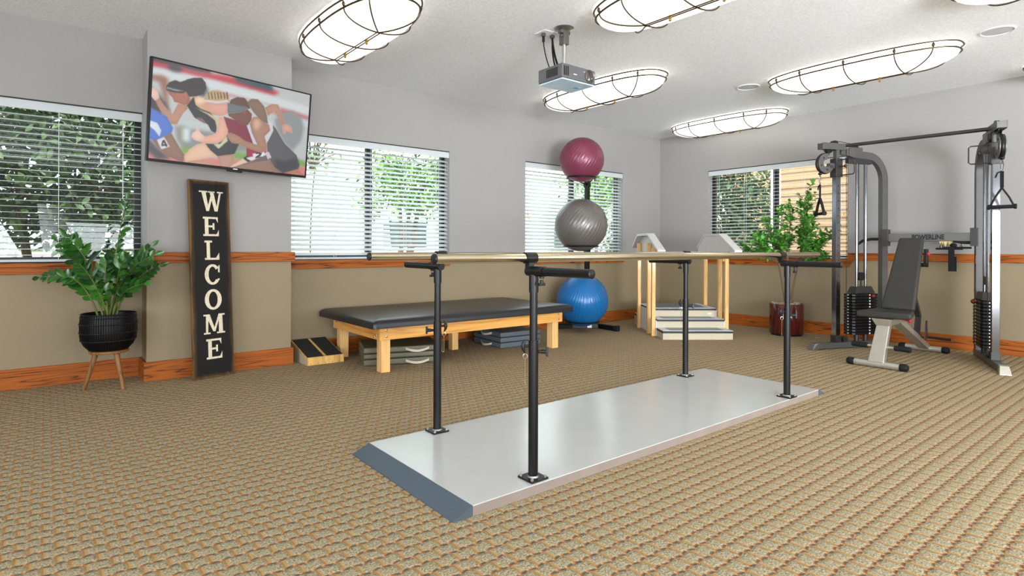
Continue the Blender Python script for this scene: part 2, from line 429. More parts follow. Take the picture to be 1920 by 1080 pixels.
# ------------------------------------------------------------------ the room
YW, XB, ZC, YC = 5.324, 7.087, 2.611, 5.05
struct(MB().box(-5.0, XB + 0.2, -4.5, YW + 0.2, -0.12, 0).build('floor', 'carpet', smooth=0))
struct(MB().box(-5.0, XB + 0.2, -4.5, YW + 0.2, ZC, ZC + 0.3).build('ceiling', 'ceiling', smooth=0))
TH = 0.16
ZB, ZT = 0.88, 2.037
OPEN = [(-1.18, 0.593), (1.641, 3.412), (4.484, 6.256)]
w = MB()
xs = [-5.0] + [v for o in OPEN for v in o] + [XB + TH]
for i in range(0, len(xs), 2): w.box(xs[i], xs[i + 1], YW, YW + TH, 0, ZC)
for a, b in OPEN: w.box(a, b, YW, YW + TH, 0, ZB); w.box(a, b, YW, YW + TH, ZT, ZC)
struct(w.build('wall_left', 'wall', smooth=0))
BY = (2.745, 4.524)
w = MB().box(XB, XB + TH, -4.5, BY[0], 0, ZC).box(XB, XB + TH, BY[1], YW, 0, ZC).box(XB, XB + TH, BY[0], BY[1], 0, ZB).box(XB, XB + TH, BY[0], BY[1], ZT + 0.02, ZC)
struct(w.build('wall_back', 'wall', smooth=0))
struct(MB().box(-5.16, -5.0, -4.5, YW + TH, 0, ZC).build('wall_rear', 'wall', smooth=0))
struct(MB().box(-5.0, XB + TH, -4.66, -4.5, 0, ZC).build('wall_right', 'wall', smooth=0))
struct(MB().box(0.59, 1.641, YC, YW + 0.02, 0, ZC).build('wall_column', 'wall', smooth=0))
# baseboards
bh, bt = 0.1424, 0.018
struct(MB().box(-5.0, 0.572, YW - bt, YW, 0, bh).box(1.66, XB, YW - bt, YW, 0, bh).build('baseboard_left', 'oak_x', smooth=0, bevel=0.003))
struct(MB().box(0.572, 1.659, YC - bt, YC, 0, bh).build('baseboard_column', 'oak_x', smooth=0, bevel=0.003))
struct(MB().box(0.572, 0.59, YC, YW, 0, bh).box(1.641, 1.659, YC, YW, 0, bh).build('baseboard_return', 'oak_y', smooth=0, bevel=0.003))
struct(MB().box(XB - bt, XB, -4.5, YW - bt, 0, bh).build('baseboard_back', 'oak_y', smooth=0, bevel=0.003))
# chair rails
struct(MB().box(0.566, 1.668, YC - 0.024, YC, 0.876, 0.957).build('trim_1', 'oak_x', smooth=0, bevel=0.004))
struct(MB().box(0.566, 0.59, YC, YW, 0.876, 0.957).box(1.641, 1.668, YC, 5.20, 0.876, 0.957).build('trim_2', 'oak_y', smooth=0, bevel=0.004))
struct(MB().box(XB - 0.024, XB, -4.5, BY[0] - 0.002, 0.870, 0.952).build('trim_3', 'oak_y', smooth=0, bevel=0.004))
# window stools with aprons
for k, (a, b) in enumerate(OPEN):
    L = a - 0.04 if k != 1 else a + 0.022
    Rr = b + 0.04 if k else b - 0.024
    o = struct(MB().box(a, b, YW, YW + 0.09, ZB - 0.03, ZB).box(L, Rr, YW - 0.05, YW, ZB - 0.028, ZB).prism([(L + 0.01, ZB - 0.028), (Rr - 0.01, ZB - 0.028), (Rr - 0.045, 0.80), (L + 0.045, 0.80)], (0, YW - 0.02, 0), (1, 0, 0), (0, 0, 1), (0, 0.02, 0)).build('trim_%d' % (4 + k), 'oak_x', smooth=0, bevel=0.003))
a, b = BY
struct(MB().box(XB, XB + 0.09, a, b, ZB - 0.03, ZB).box(XB - 0.05, XB, a - 0.06, b + 0.06, ZB - 0.028, ZB).prism([(a - 0.05, ZB - 0.028), (b + 0.05, ZB - 0.028), (b + 0.01, 0.79), (a - 0.01, 0.79)], (XB - 0.02, 0, 0), (0, 1, 0), (0, 0, 1), (0.02, 0, 0)).build('trim_7', 'oak_y', smooth=0, bevel=0.003))

# windows: frame, mullion, panes, and a white blind in front of each
def window(k, along, a, b, face, out, ztop, ang, labelb, flip=1):
    # along: 'x' or 'y' ; face = coordinate of the wall plane ; out = depth direction is +
    def bx(m, u0, u1, d0, d1, z0, z1):
        if along == 'x': m.box(u0, u1, face + d0, face + d1, z0, z1)
        else: m.box(face + d0, face + d1, u0, u1, z0, z1)
        return m
    mid = (a + b) / 2
    fr = MB()
    for u0, u1, z0, z1 in ((a, a + 0.045, ZB, ztop), (b - 0.045, b, ZB, ztop), (a, b, ZB, ZB + 0.04), (a, b, ztop - 0.04, ztop), (mid - 0.03, mid + 0.03, ZB, ztop)):
        bx(fr, u0, u1, 0.10, 0.145, z0, z1)
    f = struct(fr.build('window_%d' % k, 'bronze', smooth=0, bevel=0.002))
    for u0, u1 in ((a + 0.045, mid - 0.03), (mid + 0.03, b - 0.045)):
        bx(MB(), u0, u1, 0.118, 0.124, ZB + 0.04, ztop - 0.04).build('window_pane', 'glass', f, smooth=0)
    lab = labelb
    t = thing('window_blind', lab, 'blind', ((mid, face + 0.045, ZB) if along == 'x' else (face + 0.045, mid, ZB)))
    bx(MB(), a + 0.004, b - 0.004, 0.002, 0.014, ztop - 0.072, ztop - 0.010).build('valance', 'blind', t, bevel=0.002)
    bx(MB(), a + 0.001, b - 0.001, 0.0, 0.03, ztop - 0.0095, ztop - 0.0005).build('gap_shadow', 'bronze', t, smooth=0)  # dark strip standing in for the shadowed gap above the valance
    bx(MB(), a + 0.01, b - 0.01, 0.02, 0.07, ztop - 0.055, ztop - 0.015).build('head_rail', 'blind', t, bevel=0.002)
    sl = MB(); z = ZB + 0.055; c, s_ = math.cos(R(ang)), math.sin(R(ang))
    while z < ztop - 0.075:
        for q in (0,):
            if along == 'x':
                sl.obox((mid, face + 0.045, z), (1, 0, 0), (0, c, s_), (0, -s_, c), (b - a) / 2 - 0.008, 0.025, 0.0015)
            else:
                sl.obox((face + 0.045, mid, z), (0, 1, 0), (c, 0, s_), (-s_, 0, c), (b - a) / 2 - 0.008, 0.025, 0.0015)
        z += 0.0432
    sl.build('slats', 'blind', t, smooth=0)
    bx(MB(), a + 0.008, b - 0.008, 0.024, 0.066, ZB + 0.006, ZB + 0.024).build('bottom_rail', 'blind', t, bevel=0.002)
    cd = MB()
    for q in (0.07, 0.29, 0.5, 0.71, 0.93):
        u = a + (b - a) * q
        for dd in (0.0195, 0.0705):
            if along == 'x': cd.cyl((u, face + dd, ZB + 0.02), (u, face + dd, ztop - 0.06), 0.0016, n=6)
            else: cd.cyl((face + dd, u, ZB + 0.02), (face + dd, u, ztop - 0.06), 0.0016, n=6)
    cd.build('ladder_cords', 'blind', t)
    tc = MB(); ts = MB()
    u = a + 0.04 if flip > 0 else a + 0.07
    for q, zz in ((0, 1.42), (0.03, 1.38)):
        if along == 'x': p = lambda z_: (u + q, face + 0.0, z_)
        else: p = lambda z_: (face + 0.0, u + q, z_)
        tc.cyl(p(zz), p(ztop - 0.07), 0.0014, n=6); ts.cyl(p(zz - 0.04), p(zz), 0.007, 0.004, n=10)
    tc.build('pull_cord', 'blind', t); ts.build('tassel', 'pine_z', t)
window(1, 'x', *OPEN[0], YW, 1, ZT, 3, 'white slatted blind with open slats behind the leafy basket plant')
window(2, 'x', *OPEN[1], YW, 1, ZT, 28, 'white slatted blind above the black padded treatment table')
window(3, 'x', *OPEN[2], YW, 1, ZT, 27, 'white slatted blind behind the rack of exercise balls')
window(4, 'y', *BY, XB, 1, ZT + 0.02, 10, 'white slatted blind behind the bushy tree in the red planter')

# ------------------------------------------------------------------ ceiling lamps
def capsule(t, hl, hw, k=1.0):
    # closed outline: straight sides with long rounded ends; t in 0..1
    st = hl * 0.50
    a = 2 * PI * t; cx, sy = math.cos(a), math.sin(a)
    e = 0.80
    x = hw * math.copysign(abs(cx) ** e, cx); y = math.copysign(abs(sy) ** e, sy) * hl
    return x, y
def make_lamp():
    t = thing('ceiling_light', '', 'ceiling light', (0, 0, 0))
    hl, hw, dep, n = 0.745, 0.262, 0.135, 64
    NV = 10; vs_ = []; fs = []
    for j in range(NV + 1):
        rho = math.cos(j / NV * PI / 2); zz = -0.055 - (dep - 0.03) * math.sin(j / NV * PI / 2)
        # the belly keeps a straight ridge between the hubs
        for i in range(n):
            x, y = capsule(i / n, hl - 0.01, hw - 0.01)
            yr = y * rho + max(-0.37, min(0.37, y)) * (1 - rho) if True else y
            vs_.append((x * rho, yr, zz))
    for j in range(NV):
        for i in range(n): fs.append((j * n + i, j * n + (i + 1) % n, (j + 1) * n + (i + 1) % n, (j + 1) * n + i))
    sk = []; sf = []
    for zz in (-0.054, -0.012):
        for i in range(n):
            x, y = capsule(i / n, hl - 0.01, hw - 0.01); sk.append((x, y, zz))
    for i in range(n): sf.append((n + i, n + (i + 1) % n, (i + 1) % n, i))
    MB().add(sk, sf).build('glass_skirt', 'lampskirt', t, smooth=60, local=True)
    MB().add(vs_, fs).build('glass_bowl', 'lampglass', t, smooth=60, local=True)
    pn = [capsule(i / n, hl - 0.02, hw - 0.02) for i in range(n)]
    MB().prism(pn, (0, 0, -0.012), (1, 0, 0), (0, 1, 0), (0, 0, 0.012)).build('ceiling_pan', 'lampbase', t, smooth=0, local=True)
    for g, z in ((0.012, -0.018), (0.0, -0.062)):
        MB().tube([(capsule(i / n, hl + g, hw + g)[0], capsule(i / n, hl + g, hw + g)[1], z) for i in range(n)], 0.0070, 8, closed=True).build('ring', 'lampwire', t, local=True)
    def surf(x0, y0, hub):
        pts = []
        for k in range(13):
            q = k / 12; a = q * PI / 2
            rho = math.cos(a); pts.append((x0 * rho, hub + (y0 - hub) * rho, -0.062 - (dep - 0.03) * math.sin(a) - 0.003))
        return pts
    spots = []
    for hub in (-0.37, 0.0, 0.37):
        for sx in (-1, 1):
            spots.append((sx * hw * (0.985 if hub else 1.0), hub, hub))
    for s_ in (-1, 1):
        for sx in (-1, 1):
            x, y = capsule(0.143, hl, hw); spots.append((sx * x, s_ * y, s_ * 0.37))
    for x0, y0, hub in spots:
        if abs(y0) < 0.5:
            # foot of the rib on the ring itself
            best = min((capsule(i / 720, hl, hw) for i in range(720)), key=lambda p: abs(p[1] - y0) + (0 if p[0] * x0 > 0 else 9)); x0 = best[0]
        MB().tube(surf(x0, y0, hub), 0.0050, 6).build('rib', 'lampwire', t, local=True)
        MB().sphere((x0 * 1.01, y0 * 1.005, -0.040), 0.012, 10, 8, (1, 1, 1.5)).build('bead', 'lampwire', t, local=True)
    zb = -0.062 - (dep - 0.03) - 0.004
    for dx in (-0.011, 0.011):
        MB().cyl((dx, -0.38, zb), (dx, 0.38, zb), 0.0042, n=6).build('spine', 'lampwire', t, local=True)
    for y in (-0.185, 0.185):
        MB().lathe([(0.006, 0.012), (0.011, 0.006), (0.013, -0.006), (0.007, -0.014), (0.010, -0.022), (0.002, -0.030)], (0, y, zb)).build('finial', 'finial', t, local=True)
    return t
lampspots = [((1.745, 3.98), 'long wire-caged ceiling light nearest the television'), ((4.33, 3.98), 'long wire-caged ceiling light just behind the projector'),
             ((6.62, 3.98), 'long wire-caged ceiling light farthest back, near the corner of the walls'), ((3.03, 2.02), 'long wire-caged ceiling light cut by the top edge, right of the projector'),
             ((5.50, 2.07), 'long wire-caged ceiling light between the two round ceiling speakers'), ((4.35, 0.36), 'wire-caged ceiling light showing only its rim at the top edge, right'),
             ((6.78, 0.42), 'wire-caged ceiling light showing only its rounded end at the right edge')]
lamp0 = make_lamp()
for i, ((x, y), lab) in enumerate(lampspots):
    o = lamp0 if i == 0 else copy_tree(lamp0)
    o.location = (x, y, ZC); o['label'] = lab; o['group'] = 'wire-caged ceiling lights'
for (x, y), lab in (((5.463, 3.043), 'small round white speaker in the ceiling, between two lamps'), ((5.47, 1.10), 'round white speaker in the ceiling at upper right')):
    t = thing('ceiling_speaker', lab, 'ceiling speaker', (x, y, ZC), group='round ceiling speakers')
    MB().lathe([(0.108, 0), (0.108, -0.006), (0.098, -0.008), (0.094, -0.004), (0.094, 0)], (0, 0, 0), n=40).build('trim_ring', 'bluewhite', t, local=True)
    MB().lathe([(0.093, 0), (0.092, -0.004), (0.01, -0.005)], (0, 0, 0), n=40).build('grille', mat('speaker grille', (190, 190, 190), 0.7, bump=0.5, bs=400), t, local=True)

# ------------------------------------------------------------------ parallel bars
def parallel_bars():
    t = thing('parallel_bars', 'long parallel walking bars on a white platform in the middle of the carpet', 'parallel bars', (2.68, 2.21, 0))
    x0, x1, y0, y1, h = 1.243, 4.105, 1.772, 2.655, 0.042
    MB().box(x0, x1, y0, y1, h - 0.005, h).build('platform', 'laminate', t, smooth=0, bevel=0.001)
    MB().box(x0 + 0.0005, x1 - 0.0005, y0 + 0.0005, y1 - 0.0005, 0.0, h - 0.0052).build('platform_edge', 'lamedge', t, smooth=0)
    for xa, xb in ((x0 - 0.001, x0 - 0.086), (x1 + 0.001, x1 + 0.086)):
        MB().hexa([(xa, y0, 0), (xb, y0, 0), (xb, y1, 0), (xa, y1, 0)], [(xa, y0, h - 0.001), (xb, y0, 0.006), (xb, y1, 0.006), (xa, y1, h - 0.001)]).build('end_ramp', 'ramp', t, smooth=0)
    bars = {}
    for nm, yb, xa, xb, zb in (('near', 1.852, 1.125, 4.27, 0.957), ('far', 2.575, 1.205, 4.32, 0.955)):
        b = MB().cyl((xa, yb, zb), (xb, yb, zb), 0.0190, n=32).build('handrail', 'anod', t, smooth=50)
        for xe, s in ((xa, -1), (xb, 1)):
            MB().lathe([(0.0192, 0), (0.0192, 0.006), (0.017, 0.009), (0.002, 0.010)], (xe, yb, zb), (s, 0, 0)).build('end_cap', 'black', b, smooth=50)
    posts = [(1.585, 1.826, 1.852, -1, 0.60), (1.597, 2.603, 2.575, 1, 0.61), (3.742, 1.812, 1.852, -1, 0.62), (3.748, 2.580, 2.575, 1, 0.62)]
    for x, y, yb, s, zc in posts:
        zj = 0.613
        p = MB().cyl((x, y, zj - 0.02), (x, y, 0.885), 0.0165, n=24)
        for k in range(7): p.cyl((x - 0.0172, y, 0.66 + k * 0.028), (x - 0.0160, y, 0.66 + k * 0.028), 0.003, n=8)
        p = p.build('post', 'blacksteel', t, smooth=50)
        MB().cyl((x, y, h), (x, y, zj), 0.0205, n=28).cyl((x, y, zj), (x, y, zj + 0.004), 0.0212, n=28).build('outer_sleeve', 'blacksteel', p, smooth=50)
        MB().cyl((x, y, 0.815), (x, y, 0.888), 0.0200, n=28).build('collar', 'blacksteel', p, smooth=50)
        b = MB().box(x - 0.046, x + 0.046, y - 0.046, y + 0.046, h, h + 0.008).build('base_plate', 'blacksteel', p, smooth=0, bevel=0.002)
        bo = MB()
        for i in (-1, 1):
            for j in (-1, 1): bo.lathe([(0.007, 0), (0.007, 0.005), (0.004, 0.008), (0.001, 0.009)], (x + 0.035 * i, y + 0.035 * j, h + 0.008), n=12)
        bo.lathe([(0.025, 0), (0.021, 0.006)], (x, y, h + 0.008))
        bo.build('bolts', 'zinc', p)
        # cross arm, its sleeve and clamp round the bar
        za = 0.902
        ya = y - s * 0.036
        MB().cyl((x, ya, za), (x, y + s * 0.062, za), 0.0205, n=28).cyl((x, y + s * 0.060, za), (x, y + s * 0.067, za), 0.0216, n=28).build('arm_sleeve', 'blacksteel', p, smooth=50)
        MB().cyl((x, y + s * 0.03, za), (x, y + s * 0.325, za), 0.0180, n=28).lathe([(0.0182, 0), (0.0182, 0.008), (0.012, 0.011), (0.002, 0.012)], (x, y + s * 0.322, za), (0, s, 0)).build('cross_arm', 'blacksteel', p, smooth=50)
        MB().cyl((x - 0.029, yb, 0.957), (x + 0.029, yb, 0.957), 0.0235, n=32).box(x - 0.014, x + 0.014, yb - 0.013, yb + 0.013, 0.905, 0.945).build('bar_clamp', 'blacksteel', p, smooth=50)
        # knob under the sleeve
        yk = y + s * 0.050
        MB().cyl((x, yk, za - 0.020), (x, yk, za - 0.028), 0.010, n=16).box(x - 0.016, x + 0.016, yk - 0.006, yk + 0.006, za - 0.058, za - 0.046).cyl((x, yk, za - 0.05), (x, yk, za - 0.034), 0.008, n=14).build('thumb_screw', 'black', p, bevel=0.001)
        # height lock: side knob, wing pin and bead chain, in the plane across the picture
        kx, ky = math.sin(YAW), -math.cos(YAW)      # a direction across the bars' width
        rt = 1 if s < 0 else -1
        if x > 3: rt = 1
        rr = Vector((kx, ky, 0)) * rt; o = Vector((x, y, zj - 0.045))
        MB().cyl(o + rr * 0.02, o + rr * 0.034, 0.007, n=14).cyl(o + rr * 0.032, o + rr * 0.052, 0.009, n=14).obox(o + rr * 0.056, rr, (0, 0, 1), rr.cross(Vector((0, 0, 1))), 0.005, 0.019, 0.007).build('side_knob', 'black', p, bevel=0.001)
        o2 = Vector((x, y, zj - 0.022))
        wing = [o2 - rr * 0.036 + Vector((0, 0, 0.028)) + rr * 0.004, o2 - rr * 0.042 + Vector((0, 0, 0.012)), o2 - rr * 0.044, o2 - rr * 0.042 - Vector((0, 0, 0.014)), o2 - rr * 0.034 - Vector((0, 0, 0.032))]
        MB().tube(wing, [0.002, 0.007, 0.009, 0.007, 0.002], 10).cyl(o2 - rr * 0.02, o2 - rr * 0.042, 0.006, n=12).build('pull_pin', 'black', p)
        e = o2 - rr * 0.034 - Vector((0, 0, 0.032))
        MB().tube([e + rr * (0.009 * math.sin(2 * PI * i / 14)) - Vector((0, 0, 0.010 + 0.010 * -math.cos(2 * PI * i / 14))) for i in range(14)], 0.0013, 6, closed=True).build('key_ring', 'zinc', p)
        ch = MB(); pth = [e - Vector((0, 0, 0.022 + 0.0042 * i)) for i in range(26)]
        if s > 0 and x < 3: pth = pth[:20] + [pth[19] + rr * (0.003 * j) - Vector((0, 0, 0.0018 * math.sin(j / 3 * PI))) for j in range(1, 4)] + [pth[19 - i] + rr * 0.010 for i in range(16)]
        for q in pth: ch.sphere(q, 0.0019, 6, 4)
        ch.build('bead_chain', 'brass', p)
parallel_bars()

# ------------------------------------------------------------------ padded treatment table
def treatment_table():
    x0, x1, y0, y1, zb, zt = 2.062, 4.045, 4.22, 5.17, 0.262, 0.368
    t = thing('treatment_table', 'low wide therapy table with a black vinyl top and yellow pine frame along the wall', 'treatment table', ((x0 + x1) / 2, (y0 + y1) / 2, 0))
    for ya in (y0, y1 - 0.022): MB().box(x0, x1, ya, ya + 0.022, zb, zt).build('side_rail', 'pine_x', t, smooth=0, bevel=0.002)
    for xa in (x0, x1 - 0.022): MB().box(xa, xa + 0.022, y0 + 0.0225, y1 - 0.0225, zb, zt - 0.001).build('end_rail', 'pine_y', t, smooth=0, bevel=0.002)
    MB().box(x0 + 0.03, x1 - 0.03, y0 + 0.03, y1 - 0.03, zt - 0.018, zt).build('deck', 'pine_x', t, smooth=0)
    for xx in (x0 + 0.024, x1 - 0.112):
        for yy in (y0 + 0.024, y1 - 0.107):
            MB().box(xx, xx + 0.078, yy, yy + 0.083, 0, zt - 0.02).build('leg', 'pine_z', t, smooth=0, bevel=0.003)
    MB().box(3.095, 3.165, 4.77, 4.84, 0, zt - 0.02).build('leg', 'pine_z', t, smooth=0, bevel=0.003)
    bo = MB()
    for xx in (x0 + 0.055, x1 - 0.055):
        for zz in (zb + 0.028, zt - 0.028): bo.lathe([(0.010, 0), (0.009, 0.004), (0.004, 0.007), (0.001, 0.007)], (xx, y0, zz), (0, -1, 0), n=12)
    for yy, zz in ((y0 + 0.07, zb + 0.035), (y0 + 0.11, zb + 0.02), (y1 - 0.08, zt - 0.04)):
        bo.lathe([(0.010, 0), (0.009, 0.004), (0.004, 0.007), (0.001, 0.007)], (x0, yy, zz), (-1, 0, 0), n=12)
    bo.build('bolts', 'zinc', t)
    # upholstered top: rounded edges and a slightly crowned surface
    mx0, mx1, my0, my1 = 1.965, 4.130, 4.135, 5.285
    mb = MB(); nx, ny = 46, 26; g = []
    hx, hy = (mx1 - mx0) / 2, (my1 - my0) / 2; cx, cy = (mx0 + mx1) / 2, (my0 + my1) / 2
    prof = [(0.0, -0.008), (0.0, 0.026), (-0.005, 0.038), (-0.018, 0.050), (-0.05, 0.060), (-0.12, 0.065), (-0.30, 0.067)]
    rings = []
    N = 120
    def outline(i, ins, cr):
        a, b = hx + ins, hy + ins; per = [(a, b), (-a, b), (-a, -b), (a, -b)]
        r = max(0.012, cr + ins * 0.4)
        q = i / N * 4; k = int(q) % 4; fq = q - int(q)
        # rounded rectangle
        cxs = [(a - r, b - r), (-a + r, b - r), (-a + r, -b + r), (a - r, -b + r)]
        if fq < 0.5:
            ang = (k + fq * 2) * PI / 2; c = cxs[k]; return c[0] + r * math.cos(ang), c[1] + r * math.sin(ang)
        f2 = (fq - 0.5) * 2; c, d = cxs[k], cxs[(k + 1) % 4]; ang = (k + 1) * PI / 2
        return c[0] + (d[0] - c[0]) * f2 + r * math.cos(ang), c[1] + (d[1] - c[1]) * f2 + r * math.sin(ang)
    vs_ = []; fs = []
    for ins, z in prof:
        for i in range(N):
            x, y = outline(i, ins, 0.03); dz = 0
            if ins < -0.03: dz = 0.004 * math.sin(x * 7 + y * 5) * math.sin(y * 9 - x * 3)
            vs_.append((cx + x, cy + y, 0.374 + z + dz * 0.25))
    for j in range(len(prof) - 1):
        for i in range(N): fs.append((j * N + i, j * N + (i + 1) % N, (j + 1) * N + (i + 1) % N, (j + 1) * N + i))
    fs.append(tuple(range((len(prof) - 1) * N, len(prof) * N))); fs.append(tuple(range(N - 1, -1, -1)))
    MB().add(vs_, fs).build('padded_top', 'vinyl', t, smooth=60)
treatment_table()

def folding_mat(name, lab, c, ang, w, d, layers, m, handles):
    t = thing(name, lab, 'folding mat', (c[0], c[1], 0), (0, 0, ang), group='folded mats under the therapy table')
    z = 0.004
    for i, h in enumerate(layers):
        MB().box(-w / 2, w / 2, -d / 2, d / 2, z, z + h - 0.004).build('panel', m, t, smooth=0, bevel=0.012, local=True, seg=3)
        if i in handles[0]:
            zc = z + h * 0.55
            for side in handles[1]:
                hx, fr = side
                if fr == 'f': pts = [(hx + 0.10 * q, -d / 2 - 0.006 - 0.018 * (1 - q * q), zc - 0.020 * (1 - q * q)) for q in [k / 6 - 1 for k in range(13)]]
                else: pts = [(-w / 2 - 0.006 - 0.03 * (1 - q * q), hx + 0.10 * q, zc - 0.018 * (1 - q * q)) for q in [k / 6 - 1 for k in range(13)]]
                MB().sweep(pts, (0, 0, 1), 0.010, 0.003).build('carry_handle', 'webbing', t, local=True, smooth=40)
        z += h
folding_mat('folding_mat', 'olive folded exercise mat with pale carry handles, under the table behind its near leg', (2.462, 4.66), R(-19), 0.66, 0.46, [0.055, 0.047, 0.053], 'vinylolive', ((0, 2), ((0.12, 'f'),)))
folding_mat('folding_mat', 'blue grey folded exercise mat, under the table toward its far end', (3.77, 4.765), R(-4), 0.50, 0.52, [0.056, 0.052, 0.052], 'vinylgrey', ((0, 2), ((0.0, 's'),)))

def slant_board():
    t = thing('slant_board', 'small wooden slant board with black grip surface in the corner beside the column', 'slant board', (1.88, 5.07, 0))
    x0, x1, y0, y1 = 1.722, 2.040, 4.875, 5.295
    MB().box(x0, x1, y0, y0 + 0.014, 0.0, 0.066).build('front_board', 'pine_gold', t, smooth=0, bevel=0.0015)
    for xx in (x0, x1 - 0.014):
        MB().prism([(0, 0), (0.395, 0), (0.395, 0.145), (0, 0.052)], (xx, y0 + 0.016, 0), (0, 1, 0), (0, 0, 1), (0.014, 0, 0)).build('side_board', 'stair', t, smooth=0)
    s = MB().hexa([(x0, y0 + 0.014, 0.052), (x1, y0 + 0.014, 0.052), (x1, y1, 0.152), (x0, y1, 0.152)], [(x0, y0 + 0.014, 0.064), (x1, y0 + 0.014, 0.064), (x1, y1, 0.164), (x0, y1, 0.164)])
    s.build('foot_board', 'pine_gold', t, smooth=0)
    for a, b in ((x0 + 0.006, 1.868), (1.892, x1 - 0.006)):
        MB().hexa([(a, y0 + 0.02, 0.0645), (b, y0 + 0.02, 0.0645), (b, y1 - 0.003, 0.163), (a, y1 - 0.003, 0.163)], [(a, y0 + 0.02, 0.067), (b, y0 + 0.02, 0.067), (b, y1 - 0.003, 0.1655), (a, y1 - 0.003, 0.1655)]).build('grip_strip', 'grip', t, smooth=0)
    sc = MB()
    for k in range(5): sc.cyl((x0 + 0.03 + 0.062 * k, y0 - 0.001, 0.012), (x0 + 0.03 + 0.062 * k, y0 + 0.002, 0.012), 0.0035, n=8)
    sc.build('screws', 'black', t)
slant_board()

# ------------------------------------------------------------------ exercise balls and their rack
balls = [('pink', (4.905, 4.80, 2.031), 0.26, 'pink', 'metallic pink exercise ball on the top cradle of the rack'),
         ('silver', (4.905, 4.807, 1.267), 0.308, 'silver', 'silver grey exercise ball on the middle cradle of the rack'),
         ('blue', (4.995, 4.870, 0.374), 0.308, 'blue', 'bright blue exercise ball at the foot of the rack')]
def ballmat(base):
    m = M[base].copy(); m.name = base + ' ribbed'; nt = m.node_tree; b = nt.nodes['Principled BSDF']
    tc = nt.nodes.new('ShaderNodeTexCoord'); sp = nt.nodes.new('ShaderNodeSeparateXYZ'); nt.links.new(tc.outputs['Object'], sp.inputs[0])
    at = nt.nodes.new('ShaderNodeMath'); at.operation = 'ARCTAN2'; nt.links.new(sp.outputs[0], at.inputs[0]); nt.links.new(sp.outputs[1], at.inputs[1])
    ml = nt.nodes.new('ShaderNodeMath'); ml.operation = 'MULTIPLY'; ml.inputs[1].default_value = 46; nt.links.new(at.outputs[0], ml.inputs[0])
    si = nt.nodes.new('ShaderNodeMath'); si.operation = 'SINE'; nt.links.new(ml.outputs[0], si.inputs[0])
    bp = nt.nodes.new('ShaderNodeBump'); bp.inputs['Strength'].default_value = 0.25; bp.inputs['Distance'].default_value = 0.004
    nt.links.new(si.outputs[0], bp.inputs['Height']); nt.links.new(bp.outputs[0], b.inputs['Normal'])
    return m
for nm, c, r, mm, lab in balls:
    o = MB().sphere((0, 0, 0), r, 64, 40).build('exercise_ball', ballmat(mm), None, smooth=80)
    o.location = c; o.rotation_euler = (R(28), R(20 if nm != 'blue' else -24), 0)
    tag(o, lab, 'exercise ball', 'large exercise balls on the rack')
def ball_rack():
    px, py = 5.25, 5.04
    t = thing('ball_rack', 'black upright steel rack holding three exercise balls in the back corner', 'ball rack', (px, py, 0))
    MB().box(px - 0.025, px + 0.025, py - 0.025, py + 0.025, 0.04, 1.84).build('upright', 'blacksteel', t, smooth=0, bevel=0.004)
    MB().sweep([(4.86, 5.235, 0.032), (5.10, 5.15, 0.032), (px, py, 0.032), (5.37, 4.95, 0.032), (5.36, 4.78, 0.032), (5.35, 4.66, 0.032)], (0, 0, 1), 0.028, 0.028).build('base', 'blacksteel', t, smooth=0, bevel=0.003)
    for a in ((4.845, 5.24), (5.348, 4.645)): MB().obox((a[0], a[1], 0.034), (1, 0, 0), (0, 1, 0), (0, 0, 1), 0.032, 0.030, 0.033).build('foot_cap', 'rubber', t, smooth=0, bevel=0.006)
    MB().obox((5.24, 4.985, 0.035), (0.78, -0.63, 0), (0.63, 0.78, 0), (0, 0, 1), 0.028, 0.002, 0.022).build('label_sticker', 'sticker', t, smooth=0)
    for nm, c, r, mm, lab in balls:
        rr = 0.62 * r; zz = c[2] - math.sqrt(r * r - rr * rr)
        n = 40
        MB().tube([(c[0] + (rr + 0.009) * math.cos(2 * PI * i / n), c[1] + (rr + 0.009) * math.sin(2 * PI * i / n), zz - 0.006) for i in range(n)], 0.009, 8, closed=True).build('cradle_ring', 'blacksteel', t)
        if nm != 'blue':
            d = Vector((px - c[0], py - c[1], 0)).normalized(); a = Vector((c[0], c[1], zz)) + d * (rr + 0.012)
            pr = Vector((-d.y, d.x, 0))
            MB().tube([a, (px - d.x * 0.02, py - d.y * 0.02, zz - 0.03)], 0.014, 8).tube([Vector((c[0], c[1], zz)) + pr * rr * 0.8 + d * rr * 0.65, (px - d.x * 0.02, py - d.y * 0.02, zz - 0.05)], 0.008, 8).tube([Vector((c[0], c[1], zz)) - pr * rr * 0.8 + d * rr * 0.65, (px - d.x * 0.02, py - d.y * 0.02, zz - 0.05)], 0.008, 8).build('cradle_arm', 'blacksteel', t)
            MB().box(px - 0.032, px + 0.032, py - 0.032, py + 0.032, zz - 0.075, zz - 0.01).build('clamp_sleeve', 'blacksteel', t, bevel=0.003, smooth=0)
ball_rack()

